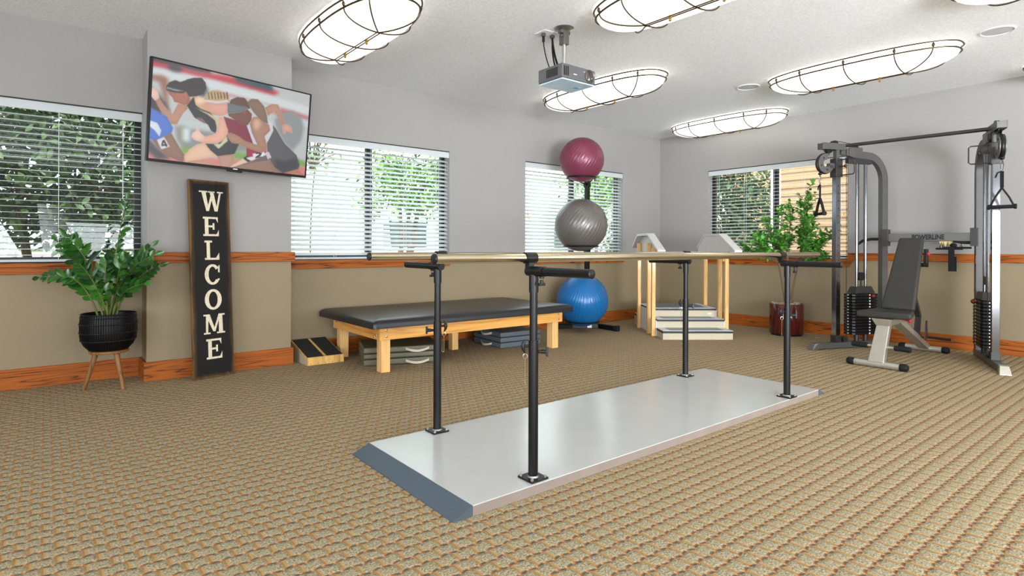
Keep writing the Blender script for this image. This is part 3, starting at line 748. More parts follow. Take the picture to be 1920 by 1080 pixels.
# ------------------------------------------------------------------ training stairs
def training_stairs():
    ang = math.atan2(-0.610, 0.792)
    t = thing('training_stairs', 'white therapy training stairs with wooden posts and angled handrails in the corner', 'training stairs', (5.261, 3.908, 0), (0, 0, ang))
    Wd = 0.770
    steps = [(0.0, 0.252, 0.098), (0.250, 0.504, 0.196), (0.502, 1.105, 0.294), (1.105, 1.34, 0.147)]
    for a, b, z in steps:
        MB().box(0, Wd, a, b, 0, z - 0.028).build('step_box', 'stair', t, smooth=0, local=True)
        MB().box(-0.002, Wd + 0.002, a - 0.006, b, z - 0.0275, z - 0.004).build('step_nosing', 'nosing', t, smooth=0, local=True, bevel=0.001)
        MB().box(0, Wd, a - 0.004, b, z - 0.004, z).build('step_top', 'stairwhite', t, smooth=0, local=True)
        if b - a < 0.4: MB().box(0.085, Wd - 0.085, a + 0.035, b - 0.02, z + 0.0002, z + 0.002).build('tread_strip', 'tread', t, smooth=0, local=True)
        else:
            for q in (0.035, 0.22, 0.41): MB().box(0.085, Wd - 0.085, a + q, a + q + 0.15, z + 0.0002, z + 0.002).build('tread_strip', 'tread', t, smooth=0, local=True)
    for xx in (-0.010, Wd):
        MB().prism([(0.25, 0.0), (1.10, 0.0), (1.10, 0.272), (0.504, 0.272), (0.504, 0.174), (0.25, 0.174)], (xx, 0, 0.003), (0, 1, 0), (0, 0, 1), (0.010, 0, 0)).build('side_panel', 'stairwhite', t, smooth=0, local=True)
    MB().box(Wd - 0.10, Wd - 0.055, 0.4955, 0.4995, 0.222, 0.238).build('maker_plate', 'sticker', t, smooth=0, local=True)
    for sx, xo in ((-1, -0.034), (1, Wd + 0.034)):
        for yy in (0.275, 0.475, 0.955):
            p = MB().box(xo - 0.021, xo + 0.021, yy - 0.022, yy + 0.022, 0.0, 1.06 if yy > 0.3 else 1.0).build('rail_post', 'pine_z', t, smooth=0, local=True, bevel=0.003)
            b = MB()
            for zz in (0.05, 0.16): b.lathe([(0.008, 0), (0.006, 0.005), (0.001, 0.007)], (xo + sx * 0.021, yy, zz), (sx, 0, 0), n=10)
            b.build('bolts', 'zinc', p, local=True)
        xi = xo - sx * 0.0; pts = [(-0.06, 0.965), (0.40, 1.158), (0.90, 1.158), (1.16, 1.01)]
        MB().sweep([(xi, y, z) for y, z in pts], (1, 0, 0), 0.043, 0.014).build('handrail', 'railwhite', t, smooth=0, local=True, bevel=0.006)
        MB().prism([(0.0, 0.930), (1.12, 0.930), (1.14, 1.005), (0.89, 1.146), (0.405, 1.146), (0.0, 0.975)], (xo - sx * 0.030 - 0.004, 0, 0), (0, 1, 0), (0, 0, 1), (0.008, 0, 0)).build('rail_panel', 'railwhite', t, smooth=0, local=True)
        MB().prism([(0.24, 0.93), (0.32, 0.93), (0.29, 0.87), (0.275, 0.85)], (xo - sx * 0.03 - 0.012, 0, 0), (0, 1, 0), (0, 0, 1), (0.024, 0, 0)).build('corner_brace', 'pine_gold', t, smooth=0, local=True)
training_stairs()

# ------------------------------------------------------------------ tree in the mahogany planter
def ficus():
    random.seed(4)
    cx, cy = 6.72, 3.262; H = 0.362
    t = thing('potted_tree', 'bushy green potted tree in a round mahogany planter below the far window', 'potted tree', (cx, cy, 0))
    MB().lathe([(0.165, 0.0), (0.165, 0.022)], (cx, cy, 0), n=48).build('planter_foot', 'black', t, smooth=40)
    MB().lathe([(0.180, 0.022), (0.185, 0.03), (0.185, H - 0.004), (0.182, H), (0.170, H), (0.170, H - 0.05), (0.01, H - 0.05)], (cx, cy, 0), n=48).build('planter', 'mahog', t, smooth=40)
    so = MB()
    so.lathe([(0.169, H - 0.05), (0.168, H - 0.012), (0.12, H + 0.002), (0.01, H + 0.008)], (cx, cy, 0), n=30)
    for i in range(60):
        a = random.uniform(0, 2 * PI); q = random.uniform(0.02, 0.155)
        so.sphere((cx + q * math.cos(a), cy + q * math.sin(a), H + 0.004), random.uniform(0.006, 0.018), 7, 5, (1.3, 1, 0.8))
    so.build('moss', 'moss', t)
    rt = Vector((math.sin(YAW), -math.cos(YAW), 0)); fw = Vector((math.cos(YAW), math.sin(YAW), 0))
    C = Vector((cx, cy, 0)) - fw * 0.03
    br = MB(); lf = MB()
    def inside(p):
        return p.x < XB - 0.10
    def twig(p, d, L, n):
        pts = [p]; dd = d.normalized()
        for i in range(5):
            dd = (dd + Vector((random.uniform(-.25, .25), random.uniform(-.25, .25), random.uniform(-.12, .2)))).normalized(); q = pts[-1] + dd * L / 5
            if not inside(q): q.x = XB - 0.105
            pts.append(q)
        br.tube(pts, [0.0035, 0.003, 0.0026, 0.002, 0.0016, 0.001], 5)
        for i in range(n):
            k = random.uniform(0.15, 1.0) * 5; a = pts[min(4, int(k))]; b = pts[min(5, int(k) + 1)]; q = a.lerp(b, k - int(k))
            ld = (dd * 0.5 + Vector((random.uniform(-1, 1), random.uniform(-1, 1), random.uniform(-.5, .7)))).normalized()
            if q.x + ld.x * 0.06 > XB - 0.09: ld.x = -abs(ld.x)
            lf.leaf(q, ld, Vector((random.uniform(-.5, .5), random.uniform(-.5, .5), 1)), random.uniform(0.042, 0.068), random.uniform(0.026, 0.038), 0.2, 0.2)
    # (across, up, toward the wall) targets of the main limbs, metres from the planter centre
    tg = [(0.24, 1.70, 0.02), (0.16, 1.55, -0.06), (0.05, 1.42, 0.05), (-0.10, 1.40, -0.08), (-0.22, 1.30, 0.0), (-0.30, 1.12, 0.06), (-0.36, 1.00, -0.1), (-0.47, 1.00, -0.02), (0.14, 1.30, -0.16),
          (0.30, 1.28, 0.03), (0.34, 1.05, 0.0), (0.26, 0.92, -0.1), (0.44, 1.12, -0.02), (0.0, 1.18, 0.08), (0.50, 1.20, -0.1), (-0.12, 1.12, -0.18), (0.1, 1.0, -0.2), (0.36, 0.88, -0.05), (0.22, 1.42, 0.0)]
    tr = []
    for a in (-0.05, 0.0, 0.055):
        p = bez(C + rt * a * 0.6 + Vector((0, 0, H)), C + rt * a * 1.2 + Vector((0, 0, 0.6)), C + rt * a * 2.2 + Vector((0, 0, 0.84)), 8)
        br.tube(p, [0.013 - 0.0006 * i for i in range(9)], 9); tr.append(p[-1])
    for i, (x, z, y) in enumerate(tg):
        s = tr[0] if x < -0.06 else (tr[1] if x < 0.1 else tr[2])
        e = C + rt * x + fw * y + Vector((0, 0, z)); mid = s.lerp(e, 0.5) + rt * x * 0.18 - Vector((0, 0, 0.02))
        pts = bez(s, mid, e, 10)
        for q in pts:
            if not inside(q): q.x = XB - 0.11
        br.tube(pts, [0.008 - 0.00055 * k for k in range(11)], 6)
        big = 1.0 if i < 14 else 0.8
        for k in range(int(20 * big)):
            q = pts[random.randint(3, 10)]
            twig(q, (e - s).normalized() * 0.7 + Vector((random.uniform(-1, 1), random.uniform(-1, 1), random.uniform(-.4, .9))), random.uniform(0.07, 0.16), 8)
    br.build('branches', 'bark', t); lf.build('leaves', 'ficus', t, recalc=False)
    yl = MB().leaf(C + rt * 0.23 - fw * 0.05 + Vector((0, 0, 0.90)), rt + Vector((0, 0, -.2)), (0, 0, 1), 0.05, 0.035)
    yl.build('yellowed_leaf', 'yleaf', t, recalc=False)
ficus()
o = MB().leaf((6.70, 2.93, 0.006), (0.6, -0.7, 0.0), (0, 0, 1), 0.055, 0.03, 0.3, 0.1).build('fallen_leaf', 'yleaf', None, recalc=False)
tag(o, 'single yellow green leaf fallen on the carpet by the planter', 'leaf')

# ------------------------------------------------------------------ leafy plant in the wicker basket
def zzplant():
    random.seed(11)
    cx, cy = 0.355, 4.98
    t = thing('potted_plant', 'dark leafy plant in a black wicker basket on three splayed wooden legs', 'potted plant', (cx, cy, 0))
    prof = [(0.085, 0.272), (0.113, 0.278), (0.141, 0.310), (0.160, 0.350), (0.165, 0.40), (0.165, 0.46), (0.160, 0.505), (0.158, 0.522)]
    bk = MB().lathe(prof + [(0.151, 0.520), (0.148, 0.47), (0.02, 0.465)], (cx, cy, 0), n=56)
    bk.build('basket', 'wicker', t, smooth=40)
    wv = MB(); n = 72
    for i in range(n):
        a = 2 * PI * i / n
        wv.tube([(cx + (r + 0.002) * math.cos(a), cy + (r + 0.002) * math.sin(a), z) for r, z in prof[1:]], 0.0036, 5)
    wv.build('woven_rods', 'wicker', t)
    hp = MB()
    for r, z in ((0.160, 0.345), (0.168, 0.40), (0.168, 0.46), (0.163, 0.505), (0.158, 0.526)):
        hp.tube([(cx + (r + 0.003) * math.cos(2 * PI * i / 56), cy + (r + 0.003) * math.sin(2 * PI * i / 56), z) for i in range(56)], 0.0045, 6, closed=True)
    hp.build('hoops', 'wicker', t)
    MB().lathe([(0.146, 0.470), (0.145, 0.490), (0.05, 0.496), (0.01, 0.496)], (cx, cy, 0), n=30).build('soil', 'soil', t)
    MB().lathe([(0.115, 0.252), (0.12, 0.256), (0.12, 0.268), (0.115, 0.2715)], (cx, cy, 0), n=36).build('stand_disc', 'walnut', t)
    for fx, fy in ((0.214, 4.995), (0.432, 4.868), (0.447, 5.075)):
        d = Vector((fx - cx, fy - cy, 0)); top = Vector((cx, cy, 0.262)) + d * 0.50
        MB().cyl((fx, fy, 0.0), top, 0.011, 0.018, 16).build('stand_leg', 'walnut', t)
    rt = Vector((math.sin(YAW), -math.cos(YAW), 0)); fw = Vector((math.cos(YAW), math.sin(YAW), 0))
    C = Vector((cx, cy, 0.49))
    def frond(end, bow, leafL, leafW, n, dark=0, start=0.32, sparse=False):
        x, z, y = end
        b = C + rt * random.uniform(-.05, .05) + fw * random.uniform(-.05, .04); e = Vector((cx, cy, 0)) + rt * x + fw * y + Vector((0, 0, z))
        mid = b.lerp(e, 0.5) + Vector((0, 0, bow)) - rt * x * 0.25
        pts = bez(b, mid, e, 16)
        fr = MB().tube(pts, [0.0075 - 0.00036 * i for i in range(17)], 7).build('frond_stem', 'stem', t)
        lv = MB()
        for i in range(n):
            q = start + (1 - start) * i / (n - 1); k = q * 16; a = pts[min(15, int(k))]; c = pts[min(16, int(k) + 1)]; p = a.lerp(c, k - int(k)); tn = (c - a).normalized()
            view = (-fw + Vector((0, 0, 0.5))).normalized()
            sd = tn.cross(view).normalized()
            sz = math.sin(PI * (0.25 + 0.65 * (i / (n - 1)))) ** 0.6
            for s_ in ((1, -1) if not sparse else ((1,) if i < n - 3 else (1, -1))):
                dd = tn * 0.75 + sd * s_ * 0.8 + view * random.uniform(-.25, .45)
                lv.leaf(p, dd, view + Vector((random.uniform(-.3, .3), random.uniform(-.3, .3), .3)), leafL * 1.12 * sz * random.uniform(.85, 1.12), leafW * 1.22 * sz, 0.3, 0.12)
        lv.leaf(pts[-1], pts[-1] - pts[-2], (-fw), leafL * .8, leafW * .8, 0.3, 0.1)
        lv.build('leaflets', 'zz', fr, recalc=False)
    frond((0.125, 1.33, 0.0), 0.03, 0.074, 0.038, 13, start=0.40, sparse=True)
    frond((-0.44, 0.78, -0.06), 0.22, 0.075, 0.040, 9, start=0.30)
    frond((-0.38, 1.04, 0.02), 0.04, 0.080, 0.042, 8, start=0.42)
    frond((-0.20, 1.06, -0.12), 0.12, 0.105, 0.060, 7, start=0.34)
    frond((0.36, 0.94, -0.06), 0.14, 0.088, 0.048, 10, start=0.30)
    frond((0.33, 0.86, 0.04), 0.10, 0.085, 0.046, 9, start=0.30)
    frond((0.31, 0.74, -0.10), 0.10, 0.075, 0.040, 8, start=0.34)
    frond((0.22, 0.92, -0.16), 0.10, 0.085, 0.046, 9, start=0.28)
    frond((0.08, 0.90, -0.14), 0.08, 0.085, 0.046, 9, start=0.26)
    frond((-0.06, 0.88, -0.20), 0.08, 0.088, 0.046, 9, start=0.26)
    frond((-0.18, 0.80, -0.16), 0.10, 0.080, 0.042, 8, start=0.30)
    frond((0.15, 0.72, -0.20), 0.08, 0.070, 0.038, 8, start=0.22)
    frond((0.0, 0.98, 0.08), 0.06, 0.080, 0.042, 8, start=0.4)
    frond((0.24, 1.0, 0.10), 0.06, 0.080, 0.042, 8, start=0.4)
zzplant()

# ------------------------------------------------------------------ welcome sign
def slab_letters():
    s, t = 0.17, 0.10      # stem and serif thickness on a 1 x 1 letter
    L = {}
    L['E'] = [[(.12, 0), (.12 + .2, 0), (.32, 1), (.12, 1)], [(.02, 0), (.9, 0), (.9, .10), (.02, .10)], [(.02, .9), (.86, .9), (.86, 1), (.02, 1)], [(.3, .46), (.6, .46), (.6, .56), (.3, .56)],
              [(.56, .34), (.66, .34), (.66, .68), (.56, .68)], [(.78, .1), (.9, .1), (.9, .33)], [(.76, .9), (.86, .9), (.86, .70)], ]
    L['L'] = [[(.16, 0), (.36, 0), (.36, 1), (.16, 1)], [(.04, 0), (.92, 0), (.92, .10), (.04, .10)], [(.04, .9), (.5, .9), (.5, 1), (.04, 1)], [(.72, .1), (.92, .1), (.92, .36)]]
    L['W'] = [[(.06, 1), (.26, 1), (.40, 0), (.28, 0)], [(.40, 0), (.30, 0), (.50, .82), (.56, .66)], [(.44, 1), (.62, 1), (.80, 0), (.66, 0)], [(.80, 0), (.72, 0), (.90, 1), (.99, 1)],
              [(-.04, .93), (.34, .93), (.34, 1), (-.04, 1)], [(.38, .93), (.68, .93), (.68, 1), (.38, 1)], [(.80, .93), (1.08, .93), (1.08, 1), (.80, 1)]]
    L['M'] = [[(.08, 0), (.18, 0), (.22, 1), (.10, 1)], [(.08, 1), (.28, 1), (.56, .12), (.44, .12)], [(.44, .12), (.54, .12), (.82, 1), (.72, 1)], [(.72, 0), (.92, 0), (.90, 1), (.72, 1)],
              [(-.02, 0), (.30, 0), (.30, .08), (-.02, .08)], [(.62, 0), (1.02, 0), (1.02, .08), (.62, .08)], [(-.02, .92), (.26, .92), (.26, 1), (-.02, 1)], [(.76, .92), (1.02, .92), (1.02, 1), (.76, 1)]]
    def arc(a0, a1, n=22, ox=.48, oz=.5, rx=.46, rz=.52, ix=.24, iz=.40):
        q = []
        for i in range(n):
            u, v = a0 + (a1 - a0) * i / n, a0 + (a1 - a0) * (i + 1) / n
            q.append([(ox + rx * math.cos(u), oz + rz * math.sin(u)), (ox + rx * math.cos(v), oz + rz * math.sin(v)), (ox + ix * math.cos(v), oz + iz * math.sin(v)), (ox + ix * math.cos(u), oz + iz * math.sin(u))])
        return q
    L['O'] = arc(0, 2 * PI, 30)
    L['C'] = arc(R(38), R(322), 26) + [[(.80, .60), (.90, .60), (.90, .98), (.82, .92)], [(.78, .16), (.90, .24), (.86, .30), (.74, .26)]]
    return L
def sign():
    # foot of the board on the carpet, head resting on the column
    bl, br_ = Vector((0.862, 4.842, 0)), Vector((1.172, 4.925, 0)); 
    tl = Vector((0.798, 4.925, 1.503))
    ex = (br_ - bl).normalized(); ez = (tl - bl); ez = (ez - ex * ez.dot(ex)).normalized(); ey = ez.cross(ex)
    o = (bl + br_) / 2
    m = Matrix((ex, ey, ez)).transposed().to_4x4()
    t = thing('welcome_sign', 'tall dark wooden sign with cream letters leaning on the wall column', 'sign', o + Vector((0, 0, 0.003)), m.to_euler())
    MB().box(-0.155, 0.155, 0.0, 0.026, 0, 1.51).build('board', 'sign', t, smooth=0, bevel=0.003, local=True)
    LT = slab_letters(); txt = 'WELCOME'; tops = [1.428, 1.228, 1.045, 0.860, 0.668, 0.480, 0.292]; hs = [0.155, 0.148, 0.148, 0.152, 0.152, 0.150, 0.152]
    for ch, zt, h in zip(txt, tops, hs):
        wd = {'W': 0.165, 'M': 0.155, 'O': 0.140, 'C': 0.130, 'L': 0.125, 'E': 0.135}[ch]
        mb = MB()
        for k, poly in enumerate(LT[ch]):
            mb.prism([((p[0] - 0.5) * wd + 0.008, zt - h + p[1] * h) for p in poly], (0, -0.0001 * (k % 3), 0), (1, 0, 0), (0, 0, 1), (0, -0.0014, 0))
        mb.build('letter', 'cream', t, smooth=0, local=True)
sign()

# ------------------------------------------------------------------ television with a picture of runners
TVDATA = """60 60 65 1 -3 -5  51 -5  85 -2  127 -3  127 8  38 10  -2 12
192 58 70 1 -3 7  46 7  100 8  170 1  272 5  309 12  291 24  221 23  140 19  92 19  41 17  -2 20
70 68 74 1 32 4  60 3  60 18  46 26  32 17
50 80 86 1 183 -1  237 -2  290 1  287 14  237 13  190 9
207 213 215 1 -2 20  52 21  140 19  238 22  406 33  408 57  275 51  173 49  110 38  -1 41
190 105 112 1 141 43  239 48  350 54  408 61  409 75  332 75  240 61  141 50
192 205 210 1 173 49  260 47  311 51  316 64  276 65  174 62
192 205 210 1 339 66  402 69  404 90  344 86
70 72 78 1 75 32  116 33  123 47  112 71  81 47
180 60 70 1 81 32  92 33  90 41  80 40
140 146 146 1 299 87  320 63  350 54  378 66  388 93  382 130  357 162  332 144  308 113
135 140 140 1 51 131  176 118  227 130  247 177  79 205  58 172
188 197 197 1 53 125  120 117  164 130  158 144  54 145
152 146 122 1 60 141  80 141  81 177  67 179
208 222 226 1 71 145  86 143  88 175  72 175
120 162 70 1 67 191  96 189  88 204  68 205
120 162 80 1 193 184  247 183  248 203  191 204
120 162 80 1 370 181  402 185  404 203  371 199
208 128 124 1 -3 230  -4 204  68 210  197 203  404 201  406 228
150 105 85 1 -2 38  22 34  33 39  33 67  37 104  27 100  21 69  16 50  -1 48
60 55 56 1 -2 66  10 72  33 99  42 115  28 123  -1 117
186 136 112 0 7 91  17 86  27 100  46 117  57 91  77 90  79 99  70 110  57 139  44 141  28 126  14 105
238 195 180 0 -1 68  6 65  14 74  17 86  8 94  0 87
75 75 80 1 0 181  23 203  49 221  18 225  -2 210
142 106 90 0 2 177  17 181  45 160  67 194  80 211  74 226  40 216  17 198
76 116 202 0 -1 110  9 115  34 125  49 149  47 160  14 183  0 182
226 231 240 0 0 140  15 143  24 159  21 174  11 161  0 154
228 228 232 0 16 182  31 173  44 193  26 202
50 48 52 0 27 182  32 179  37 189  38 188  39 190  38 191  39 194  36 195  34 192  27 195  26 192
228 228 232 0 29 191  33 189  31 184
208 158 124 0 77 78  94 66  118 67  149 76  159 99  132 104  95 99  79 93
238 208 178 1 94 70  109 64  121 69  112 80  98 85
168 102 82 0 30 64  40 65  62 60  82 61  83 80  79 90  66 91  55 89  49 89  44 79  37 74
48 42 42 0 30 56  36 46  48 39  61 40  75 31  89 24  107 20  116 28  119 42  113 56  97 66  82 70  73 62  62 66  43 67  30 65
150 160 160 0 31 58  53 59  70 59  54 63  31 62
192 112 96 0 68 64  73 60  77 63  75 71  70 73
40 38 38 0 77 92  91 68  96 86  107 93  131 98  148 114  150 147  136 141  127 127  96 117  84 101
206 196 162 0 95 93  131 101  157 111  160 137  149 131  144 115  125 104
150 95 95 0 100 115  114 115  123 124  120 127  105 121
228 188 156 0 123 173  136 188  155 201  118 213  83 228  76 212  88 193  105 179
202 152 122 0 80 223  118 214  143 219  153 227  98 227
188 143 124 0 154 199  196 189  197 209  190 226  163 226
44 46 50 0 123 173  147 172  178 144  208 162  197 190  155 201  136 188
216 216 176 0 143 173  160 170  175 149  178 160  157 183
128 34 58 0 164 102  199 106  226 113  244 157  247 177  229 166  202 160  177 138
228 172 148 0 153 104  165 104  178 134  173 156  153 171  123 175  95 168  106 149  122 158  146 147  152 129
242 198 184 0 90 164  93 153  101 147  101 138  105 139  110 149  121 158  116 169  101 170
222 160 145 0 117 74  149 71  174 65  176 80  173 94  156 103  144 101  140 93  131 89
192 166 116 0 116 67  120 54  135 43  153 42  173 47  178 61  171 66  149 69  117 72
105 80 52 0 123 52  125 50  128 63  127 69
105 80 52 0 130 50  132 48  136 62  134 67
105 80 52 0 138 49  140 47  143 60  142 66
105 80 52 0 145 47  147 45  151 59  149 64
105 80 52 0 152 46  154 44  158 57  156 63
105 80 52 0 160 44  162 42  166 55  164 61
105 80 52 0 167 42  170 40  173 54  171 60
224 219 228 0 116 70  148 67  173 59  174 64  149 72  117 75
232 202 172 0 221 199  239 206  212 226  187 225
152 38 60 0 228 165  284 172  269 195  229 203
35 35 40 0 220 198  230 191  246 200  235 207
232 232 238 0 227 196  258 187  248 204  234 200
236 234 238 0 244 184  274 172  284 185  250 197
40 38 42 0 252 180  263 176  270 179  267 186  260 190  269 188  270 190  253 194  253 191  263 183  262 181  254 183
95 70 55 0 175 71  180 57  196 47  215 46  227 57  231 70  207 74
120 72 58 0 175 92  201 85  224 73  236 82  236 98  226 114  209 114  195 106  177 98
104 114 118 0 172 66  180 67  223 67  228 70  201 86  174 92
150 92 76 0 211 78  217 76  221 80  219 86  214 85
186 140 120 0 270 59  289 46  307 44  317 64  332 92  324 101  309 79  297 64  280 79
218 162 147 0 323 97  333 91  349 96  355 113  346 112  334 110  332 122  325 114
216 216 236 0 224 114  233 111  254 157  246 158
88 88 91 0 296 100  308 113  332 144  371 171  382 198  377 210  334 225  307 214  286 182  282 148  290 116
62 62 67 1 306 189  339 192  374 179  381 205  334 225  310 214
150 115 100 0 245 201  286 182  307 210  332 224  285 225  193 225  215 215
108 103 104 0 225 215  283 181  288 196  248 205
188 122 102 0 338 224  377 209  401 227  361 231
168 126 106 0 232 109  239 90  256 85  278 101  294 103  286 123  274 134  284 161  282 174  261 175  254 155  240 132
172 126 104 0 174 145  184 138  207 144  221 153  256 159  283 163  270 179  233 172  208 164  189 164  178 154
210 170 148 1 241 98  254 90  264 104  251 122  243 114
222 217 226 0 281 89  295 98  298 115  283 150  277 132  290 116
132 106 88 0 222 55  232 44  250 42  268 56  277 78  282 101  263 94  245 81  234 70
226 202 216 0 279 176  289 172  298 187  287 192"""
def tv():
    w, h = 1.225, 0.705
    t = thing('television', 'wall-mounted television tilted down from the column, showing women runners', 'television', (1.1431, 4.7648, 1.9346), (0, 0, 0))
    Rz = Matrix.Rotation(0.23669, 3, 'Z') @ Matrix.Rotation(0.11197, 3, 'X') @ Matrix.Rotation(0.00127, 3, 'Y')
    t.rotation_euler = Rz.to_euler()
    MB().box(-w / 2, w / 2, 0.004, 0.030, -h / 2, h / 2).box(-w * 0.32, w * 0.32, 0.030, 0.065, -h * 0.38, h * 0.30).build('case', 'black', t, smooth=0, bevel=0.003, local=True)
    bz = MB(); l, r_, tp, bt_ = 0.014, 0.014, 0.010, 0.020
    bz.box(-w / 2, w / 2, -0.002, 0.004, h / 2 - tp, h / 2).box(-w / 2, w / 2, -0.002, 0.004, -h / 2, -h / 2 + bt_).box(-w / 2, -w / 2 + l, -0.002, 0.004, -h / 2 + bt_, h / 2 - tp).box(w / 2 - r_, w / 2, -0.002, 0.004, -h / 2 + bt_, h / 2 - tp)
    bz.build('bezel', 'black', t, smooth=0, bevel=0.001, local=True)
    MB().box(-0.055, 0.060, -0.003, 0.012, -h / 2 - 0.014, -h / 2).build('sensor_bar', 'black', t, smooth=0, bevel=0.002, local=True)
    MB().box(-0.014, 0.020, -0.0026, -0.0019, -h / 2 + 0.006, -h / 2 + 0.014).build('badge', 'white', t, smooth=0, local=True)
    # the picture, painted from flat shapes onto a fine grid of faces
    NX, NY = 400, 225
    img = np.zeros((NY, NX, 3)); img[:] = (187, 191, 190)
    yy, xx = np.mgrid[0:NY, 0:NX] + 0.5
    def blur(a, r):
        for ax in (0, 1):
            k = 2 * r + 1; p = np.pad(a, [(r + 1, r) if i == ax else (0, 0) for i in range(a.ndim)], mode='edge'); c = np.cumsum(p, axis=ax)
            n = a.shape[ax]
            hi = np.take(c, range(k, n + k), axis=ax); lo = np.take(c, range(0, n), axis=ax); a = (hi - lo) / k
        return a
    rng = np.random.RandomState(3)
    for line in TVDATA.strip().split('\n'):
        q = [float(v) for v in line.split()]; c = q[:3]; soft = q[3] > 0.5      # red green blue, soft edge, then the outline
        P = list(zip(q[4::2], q[5::2]))
        ins = np.zeros((NY, NX), bool); n = len(P)
        for i in range(n):
            x0, y0 = P[i]; x1, y1 = P[(i + 1) % n]
            if y0 == y1: continue
            cond = ((y0 > yy) != (y1 > yy)) & (xx < (x1 - x0) * (yy - y0) / (y1 - y0) + x0); ins ^= cond
        a = blur(ins.astype(float), 5 if soft else 1)
        if soft: a = blur(a, 3)
        # a little modelling inside each shape
        tone = 1.0 + (0 if soft else 1) * 0.10 * np.clip(a - blur(ins.astype(float), 9), -.5, .5) * -1.6
        img = img * (1 - a[..., None]) + np.clip(np.array(c)[None, None] * tone[..., None], 0, 255) * a[..., None]
    img = np.clip(img, 0, 255) / 255.0
    lin_ = np.where(img <= 0.04045, img / 12.92, ((img + 0.055) / 1.055) ** 2.4)
    x0, x1, z0, z1 = -w / 2 + l, w / 2 - r_, -h / 2 + bt_, h / 2 - tp
    gx = np.linspace(x0, x1, NX + 1); gz = np.linspace(z1, z0, NY + 1)
    V = np.zeros(((NX + 1) * (NY + 1), 3), np.float32); V[:, 0] = np.tile(gx, NY + 1); V[:, 1] = 0.0015; V[:, 2] = np.repeat(gz, NX + 1)
    idx = (np.arange(NY)[:, None] * (NX + 1) + np.arange(NX)[None]).ravel()
    F = np.stack([idx, idx + NX + 1, idx + NX + 2, idx + 1], 1)
    me = bpy.data.meshes.new('screen'); me.from_pydata(V.tolist(), [], F.tolist()); me.update()
    ca = me.color_attributes.new('picture', 'FLOAT_COLOR', 'CORNER')
    arr = np.ones((NX * NY * 4, 4), np.float32); arr[:, :3] = np.repeat(lin_.reshape(-1, 3), 4, axis=0)
    ca.data.foreach_set('color', arr.ravel()); me.materials.append(M['screen'])
    s = bpy.data.objects.new('screen', me); COL.objects.link(s); s.parent = t
    # swing arm to the column
    wp = MB().box(1.05, 1.24, YC - 0.012, YC - 0.001, 1.82, 2.05); wp.build('wall_plate', 'blacksteel', t, smooth=0, bevel=0.002)
    c = Vector((1.1431, 4.7648, 1.9346)); back = c + Rz @ Vector((0, 0.065, 0))
    MB().sweep([back, (1.28, 4.92, 1.93), (1.15, YC - 0.012, 1.93)], (0, 0, 1), 0.03, 0.012).build('swing_arm', 'blacksteel', t, smooth=0)
tv()

# ------------------------------------------------------------------ projector on its ceiling pole
def projector():
    x0, x1, y0, y1, z0, z1 = 2.795, 3.130, 2.925, 3.180, 2.177, 2.288
    cx, cy = 2.965, 3.085
    t = thing('projector', 'grey projector hanging upside down from a short pole on the ceiling', 'projector', (cx, cy, 2.23))
    MB().box(x0, x1, y0, y1, z0 + 0.010, z1).build('case', 'projbody', t, smooth=0, bevel=0.010, seg=3)
    MB().box(x0 + 0.006, x1 - 0.006, y0 + 0.006, y1 - 0.006, z0, z0 + 0.0098).build('lid', 'projunder', t, smooth=0, bevel=0.003)
    MB().box(3.02, 3.07, 3.02, 3.06, z0 - 0.0015, z0).build('lid_reflection', mat('sky blue reflection', (120, 176, 205), 0.4), t, smooth=0)  # blue patch that paints a reflection onto the lid
    v = MB()
    for k in range(9): v.box(x0 - 0.0016, x0 + 0.001, 2.972 + k * 0.0135, 2.9795 + k * 0.0135, z0 + 0.032, z1 - 0.020)
    for k in range(3): v.box(2.810 + k * 0.018, 2.820 + k * 0.018, y0 - 0.0016, y0 + 0.001, z0 + 0.028, z1 - 0.018)
    v.build('vents', 'black', t, smooth=0)
    lx, lz = 3.066, z0 + 0.060
    MB().lathe([(0.047, 0.0), (0.047, 0.008), (0.043, 0.012), (0.038, 0.009), (0.034, 0.002), (0.030, -0.004)], (lx, y0 + 0.001, lz), (0, -1, 0), n=40).build('lens_ring', 'gunmetal', t)
    MB().lathe([(0.038, 0.0), (0.036, 0.004), (0.026, 0.008), (0.012, 0.010), (0.001, 0.0105)], (lx, y0 - 0.0005, lz), (0, -1, 0), n=36).build('lens', mat('lens glass', (48, 28, 20), 0.05, spec=1.0, coat=1.0), t)
    MB().box(2.905, 2.937, y0 - 0.0008, y0 + 0.001, lz - 0.014, lz - 0.008).box(3.005, 3.020, y0 - 0.0008, y0 + 0.001, lz + 0.022, lz + 0.024).build('maker_mark', 'white', t, smooth=0)
    MB().cyl((cx, cy, z1 + 0.02), (cx, cy, ZC - 0.10), 0.015, n=20).build('pole', 'zinc', t)
    MB().cyl((cx, cy, z1 - 0.002), (cx, cy, z1 + 0.012), 0.038, n=20).cyl((cx, cy, z1 + 0.012), (cx, cy, z1 + 0.032), 0.022, n=16).box(cx - 0.05, cx + 0.05, cy - 0.012, cy + 0.012, z1 - 0.002, z1 + 0.006).build('tilt_joint', 'darksteel', t)
    MB().box(cx - 0.026, cx + 0.026, cy - 0.026, cy + 0.026, ZC - 0.125, ZC - 0.045).cyl((cx - 0.035, cy, ZC - 0.06), (cx + 0.035, cy, ZC - 0.06), 0.012, n=14).box(cx - 0.045, cx + 0.045, cy - 0.02, cy + 0.02, ZC - 0.045, ZC - 0.02).build('swivel_bracket', 'gunmetal', t, bevel=0.003)
    MB().lathe([(0.074, 0), (0.074, -0.004), (0.03, -0.022), (0.01, -0.024)], (cx, cy, ZC), n=32).build('ceiling_plate', 'zinc', t)
    return t
projector()
